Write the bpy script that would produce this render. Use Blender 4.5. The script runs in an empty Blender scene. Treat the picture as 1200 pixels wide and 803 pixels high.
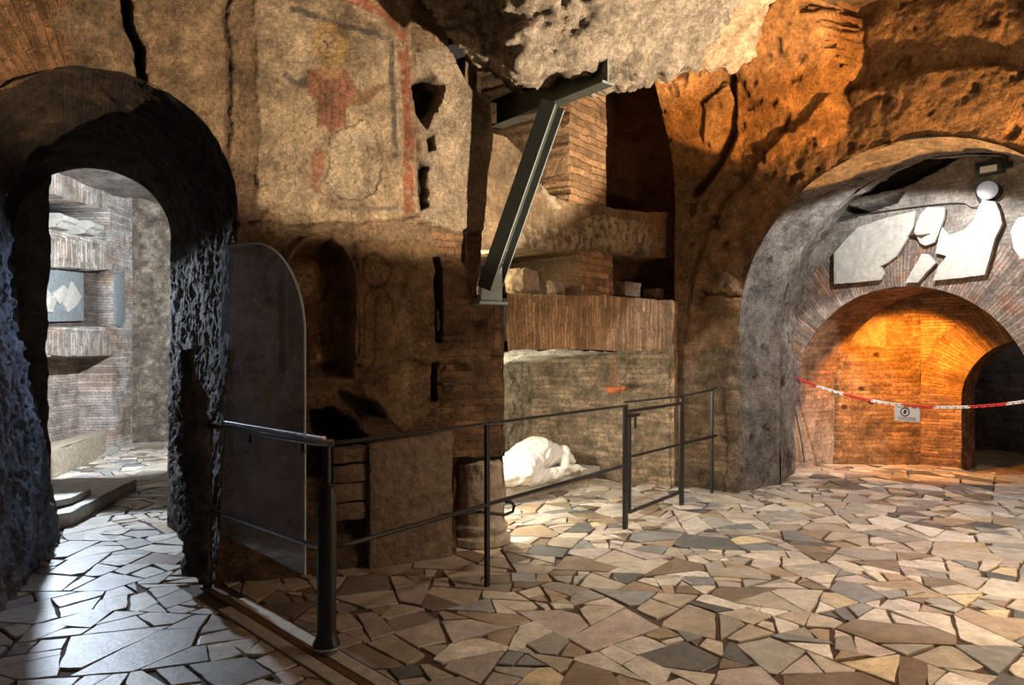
import bpy, bmesh, math, random
import numpy as np
from mathutils import Vector, Matrix
rnd = random.Random(7)
C = bpy.context.scene.collection
# ------------------------------------------------------------------ camera constants
F, CX, HY, H = 850.0, 600.0, 410.0, 1.52
def onplane(px, py, O, d):
    """pixel -> (distance along plan line, height) on the vertical plane through O with direction d"""
    k = (px-CX)/F
    s = (k*O[1]-O[0])/(d[0]-k*d[1])
    Y = O[1]+d[1]*s
    return s, H+(HY-py)/F*Y
def P(px, py, Y): return Vector(((px-CX)/F*Y, Y, H+(HY-py)/F*Y))
def G(px, py, z=0.0):
    Y = (H-z)*F/(py-HY); return Vector(((px-CX)/F*Y, Y, z))
OA, dA = (-2.94, 4.17), (.887, .462); nA = (-.462, .887)
OB, dB = (-.05, 5.67), (.6, .8);      nB = (-.8, .6)
OD, dD = (2.5, 7.75), (.6, -.8);      nD = (.8, .6)
OE, dE = (3.55, 9.2), (.6, -.8);      nE = (.8, .6)
OH, dH = (-6.15, 8.5), (0., 1.);      nH = (-1., 0.)
def W(O, d, n, s, dep, z): return Vector((O[0]+d[0]*s+n[0]*dep, O[1]+d[1]*s+n[1]*dep, z))
# ------------------------------------------------------------------ noise
_rs = np.random.RandomState(3)
_perm = _rs.permutation(256); _perm = np.concatenate([_perm, _perm, _perm])
_gr = _rs.normal(size=(256, 3)); _gr /= np.linalg.norm(_gr, axis=1)[:, None]
def perlin(p):
    p = np.asarray(p, float); i = np.floor(p).astype(int); f = p-i; i &= 255
    u = f*f*f*(f*(f*6-15)+10)
    out = 0
    for dx in (0, 1):
        for dy in (0, 1):
            for dz in (0, 1):
                h = _perm[_perm[_perm[i[:, 0]+dx]+i[:, 1]+dy]+i[:, 2]+dz]
                g = _gr[h]
                dot = g[:, 0]*(f[:, 0]-dx)+g[:, 1]*(f[:, 1]-dy)+g[:, 2]*(f[:, 2]-dz)
                w = (u[:, 0] if dx else 1-u[:, 0])*(u[:, 1] if dy else 1-u[:, 1])*(u[:, 2] if dz else 1-u[:, 2])
                out = out+w*dot
    return out
def fbm(p, sc=1., oc=4, gain=.5, seed=0.):
    p = np.asarray(p, float)*sc+seed*7.31; a = 1.; o = 0
    for k in range(oc):
        o = o+a*perlin(p); p = p*2.03+11.7; a *= gain
    return o
def ss(a, b, x): t = np.clip((x-a)/(b-a), 0, 1); return t*t*(3-2*t)
def mix(a, b, m): m = np.asarray(m)[..., None]; return np.asarray(a)*(1-m)+np.asarray(b)*m
def inpoly(x, y, poly):
    """signed distance, positive inside"""
    poly = np.array(poly, float); n = len(poly)
    d2 = np.full(x.shape, 1e9); ins = np.zeros(x.shape, bool)
    for i in range(n):
        ax, ay = poly[i]; bx, by = poly[(i+1) % n]
        ex, ey = bx-ax, by-ay; wx, wy = x-ax, y-ay
        t = np.clip((wx*ex+wy*ey)/(ex*ex+ey*ey+1e-12), 0, 1)
        d2 = np.minimum(d2, (wx-ex*t)**2+(wy-ey*t)**2)
        if by != ay:
            c = ((ay > y) != (by > y)) & (x < (bx-ax)*(y-ay)/(by-ay)+ax); ins ^= c
    d = np.sqrt(d2); return np.where(ins, d, -d)
def line_d(x, y, pts):
    d2 = np.full(x.shape, 1e9)
    for (ax, ay), (bx, by) in zip(pts[:-1], pts[1:]):
        ex, ey = bx-ax, by-ay; wx, wy = x-ax, y-ay
        t = np.clip((wx*ex+wy*ey)/(ex*ex+ey*ey+1e-12), 0, 1)
        d2 = np.minimum(d2, (wx-ex*t)**2+(wy-ey*t)**2)
    return np.sqrt(d2)
def ell(x, y, cx, cy, rx, ry): return 1-np.sqrt(((x-cx)/rx)**2+((y-cy)/ry)**2)
# ------------------------------------------------------------------ mesh building
def npmesh(name, V, Fq, mat, col=None, brk=None, uv=None, smooth=True, sharp=60):
    me = bpy.data.meshes.new(name)
    Fq = np.asarray(Fq); n = len(V)
    me.vertices.add(n); me.vertices.foreach_set('co', np.asarray(V, np.float32).ravel())
    me.loops.add(Fq.size); me.loops.foreach_set('vertex_index', Fq.astype(np.int32).ravel())
    me.polygons.add(len(Fq)); me.polygons.foreach_set('loop_start', np.arange(0, Fq.size, 4, dtype=np.int32))
    try: me.polygons.foreach_set('loop_total', np.full(len(Fq), 4, np.int32))
    except Exception: pass
    me.update(calc_edges=True); me.validate()
    if uv is not None:
        l = me.uv_layers.new(name='UVMap'); li = np.zeros(len(me.loops), np.int32); me.loops.foreach_get('vertex_index', li)
        l.data.foreach_set('uv', np.asarray(uv, np.float32)[li].ravel())
    setattrs(me, col, brk)
    me.polygons.foreach_set('use_smooth', np.full(len(me.polygons), smooth))
    if smooth and sharp: me.set_sharp_from_angle(angle=math.radians(sharp))
    me.materials.append(mat)
    o = bpy.data.objects.new(name, me); C.objects.link(o); return o
def setattrs(me, col, brk):
    n = len(me.vertices)
    if col is not None:
        a = me.attributes.new('Col', 'FLOAT_COLOR', 'POINT')
        c = np.ones((n, 4), np.float32); c[:, :3] = np.clip(col, 0, 1); a.data.foreach_set('color', c.ravel())
    a = me.attributes.new('brk', 'FLOAT', 'POINT')
    a.data.foreach_set('value', np.broadcast_to(np.asarray(0. if brk is None else brk, np.float32), (n,)).copy())
def grid_faces(nu, nv):
    i = np.arange(nu*nv).reshape(nu, nv)
    return np.stack([i[:-1, :-1], i[1:, :-1], i[1:, 1:], i[:-1, 1:]], -1).reshape(-1, 4)
def chaikin(pts, it=2, f=.2):
    pts = [np.array(p, float) for p in pts]
    for _ in range(it):
        q = [pts[0]]
        for a, b in zip(pts[:-1], pts[1:]): q += [a*(1-f)+b*f, a*f+b*(1-f)]
        q.append(pts[-1]); pts = q
    return pts
def struct(o): o['kind'] = 'structure'; return o
def sheet(name, path, z0, z1, res, shade, mat, amp=.03, nsc=3., seed=0, keep=None, round_=0, s0=0., zfn=None):
    """a wall surface following a plan path; shade(s,z,p)->(depth,col,brk,uv)"""
    pts = chaikin(path, round_, .2) if round_ else [np.array(p, float) for p in path]
    L = np.concatenate([[0], np.cumsum([np.linalg.norm(b-a) for a, b in zip(pts[:-1], pts[1:])])])
    ns = max(2, int(L[-1]/res)+1); nz = int((z1-z0)/res)+1
    s = np.linspace(0, L[-1], ns); z = np.linspace(z0, z1, nz)
    X = np.interp(s, L, [p[0] for p in pts]); Y = np.interp(s, L, [p[1] for p in pts])
    tx, ty = np.gradient(X, s), np.gradient(Y, s)
    k = max(1, int(.06/res)) if round_ else 0
    if k:
        ker = np.ones(2*k+1)/(2*k+1)
        tx = np.convolve(np.pad(tx, k, 'edge'), ker, 'valid'); ty = np.convolve(np.pad(ty, k, 'edge'), ker, 'valid')
    l = np.hypot(tx, ty); tx, ty = tx/l, ty/l
    S, Z = np.meshgrid(s+s0, z, indexing='ij'); S = S.ravel().copy(); Z = Z.ravel().copy()
    Fq = grid_faces(ns, nz)
    if keep is not None:
        kd = keep(S, Z); e = 1e-3
        fk = (kd[Fq] > 0).any(1); Fq = Fq[fk]
        for _ in range(3):
            kd = keep(S, Z); gx = (keep(S+e, Z)-kd)/e; gz = (keep(S, Z+e)-kd)/e; g2 = gx*gx+gz*gz+1e-6
            m = kd < 0; stp = np.where(m, -kd/np.sqrt(g2), 0); stp = np.clip(stp, -res*1.5, res*1.5)
            S = S+stp*gx/np.sqrt(g2); Z = Z+stp*gz/np.sqrt(g2)
    sx = S-s0
    X = np.interp(sx, s, X); Y = np.interp(sx, s, Y); nx = -np.interp(sx, s, ty); ny = np.interp(sx, s, tx)
    p = np.stack([X, Y, Z], 1)
    dep, col, brk, uv = shade(S, Z, p)
    nz_ = fbm(p, nsc, 5, .5, seed)*amp+fbm(p, nsc*6, 3, .55, seed+3)*amp*.22
    dep = dep+nz_+np.abs(fbm(p, nsc*11, 3, .6, seed+5))*amp*.22
    V = np.stack([X+nx*dep, Y+ny*dep, Z+fbm(p, nsc*1.3, 3, .5, seed+9)*amp*.4*(Z > z0+.05)], 1)
    if zfn is not None: V = zfn(V)
    used = np.unique(Fq); mp = np.full(len(V), -1); mp[used] = np.arange(len(used))
    return npmesh(name, V[used], mp[Fq], mat, col[used], np.broadcast_to(brk, S.shape)[used], uv[used])
def resample(pts, n):
    pts = np.array(pts, float); L = np.concatenate([[0], np.cumsum(np.linalg.norm(np.diff(pts, axis=0), axis=1))])
    u = np.linspace(0, L[-1], n); return np.stack([np.interp(u, L, pts[:, k]) for k in range(3)], 1), u
def loft(name, A, B, nu, nv, shade, mat, amp=.03, nsc=3., seed=0, mid=None):
    a, ua = resample(A, nu); b, ub = resample(B, nu)
    v = np.linspace(0, 1, nv); Vv = v[None, :, None]
    V = a[:, None, :]*(1-Vv)+b[:, None, :]*Vv
    if mid is not None: V = mid(V, v)
    du = np.gradient(V, axis=0); dv = np.gradient(V, axis=1); n = np.cross(du, dv); n /= np.linalg.norm(n, axis=2)[..., None]+1e-9
    p = V.reshape(-1, 3); U = np.repeat(ua, nv); dl = np.linalg.norm(a[nu//2]-b[nu//2]); T = np.tile(v*dl, nu)
    dep, col, brk, uv = shade(U, T, p)
    edge = np.tile(np.minimum(1, np.minimum(v, 1-v)*12+.25), nu)
    dd = (dep+fbm(p, nsc, 5, .55, seed)*amp+fbm(p, nsc*6, 3, .5, seed+3)*amp*.25)*edge
    V = p+n.reshape(-1, 3)*dd[:, None]
    return npmesh(name, V, grid_faces(nu, nv), mat, col, brk, uv)
def plain(col, brk=0., swap=False, var=.25, seed=0, dep=0.):
    def f(S, Z, p):
        n = fbm(p, 1.6, 4, .55, seed+20)
        c = np.array(col)[None, :]*(1+var*n*1.6)[:, None]
        uv = np.stack([Z, S], 1) if swap else np.stack([S, Z], 1)
        return np.full(S.shape, dep), c, brk, uv
    return f
# ------------------------------------------------------------------ materials
def nd(nt, t, **k):
    n = nt.nodes.new(t)
    for a, b in k.items():
        if a in n.inputs: n.inputs[a].default_value = b
        else: setattr(n, a, b)
    return n
def masonry(name, rough=.9, bump=1., fine=35., pits=.5, contrast=1., bw=.26, bh=.055, mortar=.007, spec=.25, mort_light=.75, gr=1.):
    m = bpy.data.materials.new(name); m.use_nodes = True; nt = m.node_tree; L = nt.links.new
    b = nt.nodes['Principled BSDF']; b.inputs['Roughness'].default_value = rough; b.inputs['Specular IOR Level'].default_value = spec
    tc = nd(nt, 'ShaderNodeTexCoord'); at = nd(nt, 'ShaderNodeAttribute', attribute_name='Col'); ab = nd(nt, 'ShaderNodeAttribute', attribute_name='brk')
    n1 = nd(nt, 'ShaderNodeTexNoise', Scale=5., Detail=9., Roughness=.68); n2 = nd(nt, 'ShaderNodeTexNoise', Scale=fine, Detail=8., Roughness=.7)
    for n in (n1, n2): L(tc.outputs['Object'], n.inputs['Vector'])
    r1 = nd(nt, 'ShaderNodeMapRange'); r1.inputs['From Min'].default_value = .3; r1.inputs['From Max'].default_value = .7
    r1.inputs['To Min'].default_value = 1-.45*contrast; r1.inputs['To Max'].default_value = 1+.45*contrast; L(n1.outputs['Fac'], r1.inputs['Value'])
    r2 = nd(nt, 'ShaderNodeMapRange'); r2.inputs['From Min'].default_value = .3; r2.inputs['From Max'].default_value = .7
    r2.inputs['To Min'].default_value = 1-.4*contrast; r2.inputs['To Max'].default_value = 1+.4*contrast; L(n2.outputs['Fac'], r2.inputs['Value'])
    n3 = nd(nt, 'ShaderNodeTexNoise', Scale=fine*4.5, Detail=6., Roughness=.75); L(tc.outputs['Object'], n3.inputs['Vector'])
    r3 = nd(nt, 'ShaderNodeMapRange'); r3.inputs['From Min'].default_value = .3; r3.inputs['From Max'].default_value = .7
    r3.inputs['To Min'].default_value = 1-.45*contrast; r3.inputs['To Max'].default_value = 1+.45*contrast; L(n3.outputs['Fac'], r3.inputs['Value'])
    m0 = nd(nt, 'ShaderNodeMath', operation='MULTIPLY'); L(r1.outputs[0], m0.inputs[0]); L(r2.outputs[0], m0.inputs[1])
    mm = nd(nt, 'ShaderNodeMath', operation='MULTIPLY'); L(m0.outputs[0], mm.inputs[0]); L(r3.outputs[0], mm.inputs[1])
    # bricks
    ns = nd(nt, 'ShaderNodeTexNoise', Scale=6., Detail=4.); L(tc.outputs['Object'], ns.inputs['Vector'])
    sub = nd(nt, 'ShaderNodeVectorMath', operation='MULTIPLY_ADD'); L(ns.outputs['Color'], sub.inputs[0])
    sub.inputs[1].default_value = (.05, .028, 0); L(tc.outputs['UV'], sub.inputs[2])
    bt = nd(nt, 'ShaderNodeTexBrick'); bt.offset = .43; L(sub.outputs[0], bt.inputs['Vector'])
    for k, v in {'Scale': 1., 'Mortar Size': mortar, 'Mortar Smooth': .35, 'Brick Width': bw, 'Row Height': bh, 'Bias': 0.}.items(): bt.inputs[k].default_value = v
    bt.inputs['Color1'].default_value = (.62, .55, .5, 1); bt.inputs['Color2'].default_value = (1.35, 1.2, 1.08, 1); bt.inputs['Mortar'].default_value = (mort_light, mort_light, mort_light, 1)
    bm_ = nd(nt, 'ShaderNodeMix', data_type='RGBA'); bm_.inputs[6].default_value = (1, 1, 1, 1); L(ab.outputs['Fac'], bm_.inputs[0]); L(bt.outputs['Color'], bm_.inputs[7])
    mu = nd(nt, 'ShaderNodeMix', data_type='RGBA', blend_type='MULTIPLY'); mu.inputs[0].default_value = 1.; L(at.outputs['Color'], mu.inputs[6]); L(bm_.outputs[2], mu.inputs[7])
    sc = nd(nt, 'ShaderNodeVectorMath', operation='SCALE'); L(mu.outputs[2], sc.inputs[0]); L(mm.outputs[0], sc.inputs['Scale']); L(sc.outputs[0], b.inputs['Base Color'])
    # bump
    vo = nd(nt, 'ShaderNodeTexVoronoi', Scale=fine*.7); L(tc.outputs['Object'], vo.inputs['Vector'])
    pw = nd(nt, 'ShaderNodeMapRange'); pw.inputs['From Max'].default_value = .35; L(vo.outputs['Distance'], pw.inputs['Value'])
    h1 = nd(nt, 'ShaderNodeMath', operation='MULTIPLY'); L(pw.outputs[0], h1.inputs[0]); h1.inputs[1].default_value = pits*.006
    h2 = nd(nt, 'ShaderNodeMath', operation='MULTIPLY_ADD'); L(n2.outputs['Fac'], h2.inputs[0]); h2.inputs[1].default_value = .038*gr; L(h1.outputs[0], h2.inputs[2])
    h3 = nd(nt, 'ShaderNodeMath', operation='MULTIPLY'); L(bt.outputs['Fac'], h3.inputs[0]); L(ab.outputs['Fac'], h3.inputs[1])
    h4 = nd(nt, 'ShaderNodeMath', operation='MULTIPLY_ADD'); L(h3.outputs[0], h4.inputs[0]); h4.inputs[1].default_value = -.016; L(h2.outputs[0], h4.inputs[2])
    h5 = nd(nt, 'ShaderNodeMath', operation='MULTIPLY_ADD'); L(n1.outputs['Fac'], h5.inputs[0]); h5.inputs[1].default_value = .07; L(h4.outputs[0], h5.inputs[2])
    h6 = nd(nt, 'ShaderNodeMath', operation='MULTIPLY_ADD'); L(n3.outputs['Fac'], h6.inputs[0]); h6.inputs[1].default_value = .016*gr; L(h5.outputs[0], h6.inputs[2])
    bp = nd(nt, 'ShaderNodeBump'); bp.inputs['Strength'].default_value = bump; bp.inputs['Distance'].default_value = 1.; L(h6.outputs[0], bp.inputs['Height']); L(bp.outputs[0], b.inputs['Normal'])
    return m
def simple(name, col, rough=.5, metal=0., bump=0., nscale=20., var=.2, spec=.5, emit=0., ecol=None):
    m = bpy.data.materials.new(name); m.use_nodes = True; nt = m.node_tree; L = nt.links.new
    b = nt.nodes['Principled BSDF']; b.inputs['Roughness'].default_value = rough; b.inputs['Metallic'].default_value = metal; b.inputs['Specular IOR Level'].default_value = spec
    tc = nd(nt, 'ShaderNodeTexCoord'); n = nd(nt, 'ShaderNodeTexNoise', Scale=nscale, Detail=6., Roughness=.65); L(tc.outputs['Object'], n.inputs['Vector'])
    r = nd(nt, 'ShaderNodeMapRange'); r.inputs['From Min'].default_value = .3; r.inputs['From Max'].default_value = .7
    r.inputs['To Min'].default_value = 1-var; r.inputs['To Max'].default_value = 1+var; L(n.outputs['Fac'], r.inputs['Value'])
    s = nd(nt, 'ShaderNodeVectorMath', operation='SCALE'); s.inputs[0].default_value = col; L(r.outputs[0], s.inputs['Scale']); L(s.outputs[0], b.inputs['Base Color'])
    if bump:
        bp = nd(nt, 'ShaderNodeBump'); bp.inputs['Strength'].default_value = 1.; bp.inputs['Distance'].default_value = bump; L(n.outputs['Fac'], bp.inputs['Height']); L(bp.outputs[0], b.inputs['Normal'])
    if emit: b.inputs['Emission Color'].default_value = (*(ecol or col), 1); b.inputs['Emission Strength'].default_value = emit
    return m
M_rock = masonry('rough_plaster_and_brick', pits=1.1, contrast=1.2, gr=1.7)
M_rock2 = masonry('crumbled_tufa', bump=.9, fine=24., pits=1.2, contrast=1.2, gr=1.6)
M_fine = masonry('worn_plaster', bump=.3, fine=55., pits=.3, contrast=.6)
M_sold = masonry('soldier_bricks', bw=.40, bh=.042, mortar=.006, bump=.9, mort_light=.6)
M_stone = masonry('paving_stone', rough=.42, bump=.13, fine=14., pits=.15, contrast=.62, spec=.5)
M_grout = simple('dark_grout', (.085, .05, .032), .85, bump=.01, nscale=60, var=.4)
M_earth = masonry('trodden_earth', bump=.35, fine=30., pits=.3)
M_marble = simple('weathered_marble', (.46, .43, .37), .55, bump=.012, nscale=14, var=.22)
M_white = simple('white_marble', (.82, .78, .70), .45, bump=.003, nscale=25, var=.06)
M_lime = simple('limestone', (.36, .29, .21), .8, bump=.02, nscale=18, var=.35)
M_brown = simple('brown_stone', (.17, .115, .072), .85, bump=.03, nscale=16, var=.4)
M_blk = simple('black_painted_steel', (.018, .018, .02), .38, .3, bump=.001, nscale=60, var=.3)
M_rail = simple('polished_dark_steel', (.45, .45, .47), .3, 1., nscale=40, var=.2)
M_green = simple('grey_green_steel', (.055, .065, .058), .45, .15, bump=.001, nscale=12, var=.18)
M_galv = simple('galvanised_steel', (.34, .40, .41), .45, .5, nscale=30, var=.2)
M_terra = simple('terracotta', (.55, .17, .06), .7, bump=.004, nscale=40, var=.3)
M_red = simple('red_plastic', (.62, .035, .03), .4, var=.1)
M_wht = simple('white_plastic', (.78, .74, .70), .4, var=.08)
M_sign = simple('sign_plate', (.55, .52, .50), .5, var=.06)
M_ink = simple('sign_ink', (.03, .03, .03), .6, var=.05)
M_globe = simple('frosted_glass_globe', (.62, .66, .74), .3, var=.04, emit=.22)
M_cable = simple('black_cable', (.02, .02, .02), .6, var=.1)
M_slate = simple('grey_plaque', (.20, .22, .22), .7, bump=.006, nscale=22, var=.25)
M_wood = simple('charred_wood', (.09, .055, .035), .85, bump=.02, nscale=30, var=.4)
gm = bpy.data.materials.new('dusty_glass'); gm.use_nodes = True; nt = gm.node_tree
for n in list(nt.nodes): nt.nodes.remove(n)
out = nd(nt, 'ShaderNodeOutputMaterial'); tr = nd(nt, 'ShaderNodeBsdfTransparent'); tr.inputs[0].default_value = (.86, .88, .88, 1)
gl = nd(nt, 'ShaderNodeBsdfGlossy'); gl.inputs['Roughness'].default_value = .03; df = nd(nt, 'ShaderNodeBsdfDiffuse'); df.inputs[0].default_value = (.55, .6, .68, 1)
dn = nd(nt, 'ShaderNodeTexNoise', Scale=4., Detail=6.); tcg = nd(nt, 'ShaderNodeTexCoord'); nt.links.new(tcg.outputs['Object'], dn.inputs['Vector'])
dr = nd(nt, 'ShaderNodeMapRange'); dr.inputs['From Min'].default_value = .35; dr.inputs['From Max'].default_value = .7; dr.inputs['To Min'].default_value = .07; dr.inputs['To Max'].default_value = .26
nt.links.new(dn.outputs['Fac'], dr.inputs['Value'])
lw = nd(nt, 'ShaderNodeLayerWeight'); lw.inputs['Blend'].default_value = .5
pwg = nd(nt, 'ShaderNodeMath', operation='POWER'); pwg.inputs[1].default_value = 4.; nt.links.new(lw.outputs['Facing'], pwg.inputs[0])
fr = nd(nt, 'ShaderNodeMath', operation='MULTIPLY_ADD'); fr.inputs[1].default_value = .8; fr.inputs[2].default_value = .045; nt.links.new(pwg.outputs[0], fr.inputs[0])
m1 = nd(nt, 'ShaderNodeMixShader'); nt.links.new(dr.outputs[0], m1.inputs[0]); nt.links.new(tr.outputs[0], m1.inputs[1]); nt.links.new(df.outputs[0], m1.inputs[2])
m2 = nd(nt, 'ShaderNodeMixShader'); nt.links.new(fr.outputs[0], m2.inputs[0]); nt.links.new(m1.outputs[0], m2.inputs[1]); nt.links.new(gl.outputs[0], m2.inputs[2]); nt.links.new(m2.outputs[0], out.inputs[0])
M_glass = gm
M_gedge = simple('glass_edge', (.62, .70, .72), .2, var=.05)

# colours of the pigments and stones
TUFA = (.33, .225, .135); PLAS = (.50, .375, .24); BRICK = (.34, .20, .115); OCHRE = (.42, .25, .11); CRACK_DK = (.05, .042, .038)
REDP = (.42, .17, .10); GREYP = (.17, .15, .13); DKRED = (.20, .085, .05)
# ================================================================== WALL A (fresco wall with the left passage)
def A(px, py): return onplane(px, py, OA, dA)
def PA(l): return [A(*q) for q in l]
pl_fresco = PA([(298, -60), (484, -60), (486, 60), (482, 130), (489, 250), (440, 262), (330, 258), (303, 240)])
pl_right = PA([(487, 60), (525, 55), (580, 118), (583, 200), (570, 275), (530, 268), (490, 262)])
hole1 = PA([(484, 90), (502, 84), (518, 100), (512, 130), (498, 146), (487, 132)])
patch = PA([(384, 158), (400, 152), (420, 141), (433, 142), (444, 165), (451, 190), (440, 222), (420, 236), (398, 232), (384, 212), (387, 180)])
robe = PA([(358, 84), (374, 80), (404, 80), (412, 92), (416, 118), (404, 132), (404, 150), (392, 152), (388, 166), (383, 150), (370, 150), (369, 118), (358, 112)])
legs = PA([(368, 172), (380, 178), (381, 200), (374, 214), (378, 230), (366, 226), (362, 196)])
armL = PA([(362, 88), (358, 106), (345, 104), (328, 90), (334, 82), (348, 96), (352, 90)])
armR = PA([(412, 98), (424, 108), (442, 98), (448, 104), (430, 124), (412, 126)])
niche = PA([(334, 445), (334, 325), (337, 306), (345, 291), (357, 281), (372, 277), (387, 280), (400, 290), (409, 304), (413, 324), (414, 355), (412, 400), (414, 445)])
pan2 = PA([(416, 282), (500, 284), (508, 300), (510, 480), (470, 510), (430, 470), (417, 440)])
pan0 = PA([(257, 290), (300, 280), (334, 300), (334, 440), (300, 446), (258, 440)])
cav = PA([(362, 482), (392, 476), (420, 498), (432, 517), (400, 520), (366, 514)])
cav2 = PA([(355, 520), (400, 520), (430, 520), (430, 560), (356, 560)])
brickR = PA([(508, 272), (600, 260), (600, 680), (508, 690)])
slot = PA([(507, 300), (516, 300), (516, 400), (507, 400)])
slot2 = PA([(505, 425), (513, 425), (513, 470), (505, 470)])
brokeL = PA([(262, 190), (300, 200), (318, 240), (300, 262), (270, 262)])
edgeR = PA([(528, -80), (526, 54), (552, 108), (574, 113), (578, 160), (572, 204), (565, 290), (560, 348), (592, 352), (593, 700), (800, 700), (800, -80)])
ARC_S, ARC_Z, ARC_R = .52, 2.46, .76
def keepA(S, Z):
    n = fbm(np.stack([S, Z, Z*0], 1), 5., 3, .5, 4)*.035
    arch = np.hypot(S-ARC_S, Z-ARC_Z)-ARC_R
    lo = np.maximum(-.12-S, S-(1.14+.13*np.clip(Z/2.4, 0, 1)))
    k = np.where(Z > ARC_Z, arch, lo)+n
    return np.minimum(k, -inpoly(S, Z, edgeR)+n*.5)
def shadeA(S, Z, p):
    q = np.stack([S, Z, Z*0], 1)
    w = fbm(q, 4., 4, .55, 1)*.05; w2 = fbm(q, 4., 4, .55, 2)*.05
    x, y = S+w, Z+w2
    n = fbm(q, 2.2, 5, .6, 5); nn = fbm(q, 14., 3, .6, 6)
    dep = np.zeros_like(S); brk = np.full(S.shape, .12); uv = np.stack([S, Z], 1)
    col = np.array(TUFA)[None]*(1+.55*n+.3*nn)[:, None]
    # lower, darker brickwork
    low = ss(1.30, 1.10, y); lowb = mix(np.array([.20, .125, .075]), np.array([.13, .085, .055]), ss(-.2, .3, n))
    col = mix(col, lowb, low*.85); brk = brk+low*.55
    mid = ss(2.12, 2.06, y)*(1-low); col = mix(col, np.array([.27, .165, .09])*(1+.4*n)[:, None], mid*.8)
    # relieving arch of bricks over the passage, radial
    r = np.hypot(S-ARC_S, Z-ARC_Z); a = np.arctan2(Z-ARC_Z, S-ARC_S)
    v = ss(.02, -.02, r-1.35)*(Z > 2.4)*ss(.35, .28, S+.15*n); brk = np.maximum(brk, v); uv = np.where((v > .5)[:, None], np.stack([r, a*1.1], 1), uv)
    col = mix(col, np.array([.42, .24, .12])*(1+.4*n)[:, None], v*.8)
    # thick overlying plaster next to the crack; near-black colour inside the crack
    crack = line_d(x, y, PA([(140, -60), (150, 20), (160, 60), (163, 92)])); dep += .16*ss(.035, .01, crack); col = mix(col, CRACK_DK, ss(.04, .015, crack))
    seam = line_d(x, y, PA([(262, -60), (268, 80), (266, 180), (275, 262)])); dep += .022*ss(.03, .008, seam); col = mix(col, (.12, .08, .05), ss(.035, .01, seam)*.8)
    b = inpoly(x, y, brokeL); m = ss(0, .02, b); dep += .015*m; col = mix(col, (.17, .11, .07), m*.8)
    f = inpoly(x, y, pl_fresco); m = ss(-.005, .012, f); dep -= .014*m
    lite = np.array([.53, .40, .26])*(1+.35*n+.25*nn)[:, None]; col = mix(col, lite, m); brk *= 1-m
    # painting: red and grey border bands, standing figure with raised arms
    wear = ss(-.42, -.05, nn+.45*n)
    xs, ys = S+w*.12, Z+w2*.12
    red = line_d(xs, ys, PA([(398, -8), (440, 12), (470, 34), (478, 130), (479, 252)])); col = mix(col, REDP, ss(.048, .036, red)*wear*m)
    gry = line_d(xs, ys, PA([(343, 11), (458, 47), (462, 182)])); col = mix(col, GREYP, ss(.024, .018, gry)*m*(.55+.45*wear))
    base = line_d(xs, ys, PA([(396, 244), (470, 246)])); col = mix(col, GREYP, ss(.02, .012, base)*wear*.7)
    def paint(poly, c, k=.8, soft=.01):
        nonlocal col
        col = mix(col, c, ss(0, soft, inpoly(xs, ys, poly))*k)
    halo = ell(xs, ys, *A(388, 52), .135, .17); col = mix(col, (.50, .31, .10), ss(0, .15, halo)*.75)
    col = mix(col, (.30, .15, .07), ss(.06, .0, np.abs(halo))*.5)
    hd = ell(xs, ys, *A(384, 53), .065, .09); col = mix(col, (.58, .40, .24), ss(0, .15, hd)*.8); col = mix(col, (.25, .12, .06), ss(.10, .02, np.abs(hd))*.7)
    for ex in (-.022, .022): col = mix(col, (.12, .06, .04), ss(0, .3, ell(xs, ys, A(384, 50)[0]+ex, A(384, 50)[1], .012, .008)))
    col = mix(col, (.2, .1, .06), ss(.006, .002, line_d(xs, ys, PA([(384, 50), (384, 57)]))))
    col = mix(col, (.3, .14, .08), ss(.008, .002, line_d(xs, ys, PA([(382, 61), (386, 61)])))*.6)
    paint(robe, np.array(REDP)*.85, .85); paint(PA([(368, 78), (404, 78), (396, 94), (376, 94)]), (.5, .33, .15), .6); paint(armL, GREYP, .9); paint(armR, (.33, .19, .10), .85); paint(legs, REDP, .7)
    for k in range(5):
        fx = 374+k*8; col = mix(col, (.22, .09, .05), ss(.009, .003, line_d(xs, ys, PA([(fx, 92), (fx-2, 148)])))*.7)
    col = mix(col, (.3, .16, .08), ss(.009, .003, line_d(xs, ys, PA([(360, 84), (370, 92), (388, 95), (408, 92)])))*.8)
    pt = inpoly(x, y, patch); mp_ = ss(0, .008, pt); col = mix(col, (.60, .48, .33), mp_*.95); dep += .006*mp_-.0*m; col = mix(col, (.16, .1, .06), ss(.009, .003, np.abs(pt))*.8)
    stain = ss(.12, .4, fbm(q, 3.1, 4, .6, 17)); col = mix(col, np.array([.17, .115, .07]), stain*.5*m)
    # right plaster with a hole
    f = inpoly(x, y, pl_right); m = ss(-.005, .02, f); dep -= .01*m; col = mix(col, np.array([.52, .41, .29])*(1+.3*n)[:, None], m); brk *= 1-m
    for h_, d_ in ((hole1, .28), (PA([(497, 160), (505, 158), (508, 176), (499, 180)]), .1), (PA([(489, 190), (500, 196), (502, 240), (492, 246)]), .07)):
        m = ss(-.01, .02, inpoly(x, y, h_)); dep += d_*m; col = mix(col, (.05, .04, .03), m)
    led = line_d(x, y, PA([(300, 264), (420, 268), (489, 262)])); dep -= .035*ss(.045, .01, led)
    # arched niche with painted bust, dark red ground
    f = inpoly(S+w*.3, Z+w2*.3, niche); m = ss(-.005, .02, f); dep += .17*m*ss(0, .10, f+.03); col = mix(col, np.array([.27, .125, .06])*(1+.5*nn)[:, None], m); brk *= 1-m
    rim = ss(.03, .012, np.abs(f)); dep -= .035*rim; col = mix(col, (.40, .25, .13), rim*.7)
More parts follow.
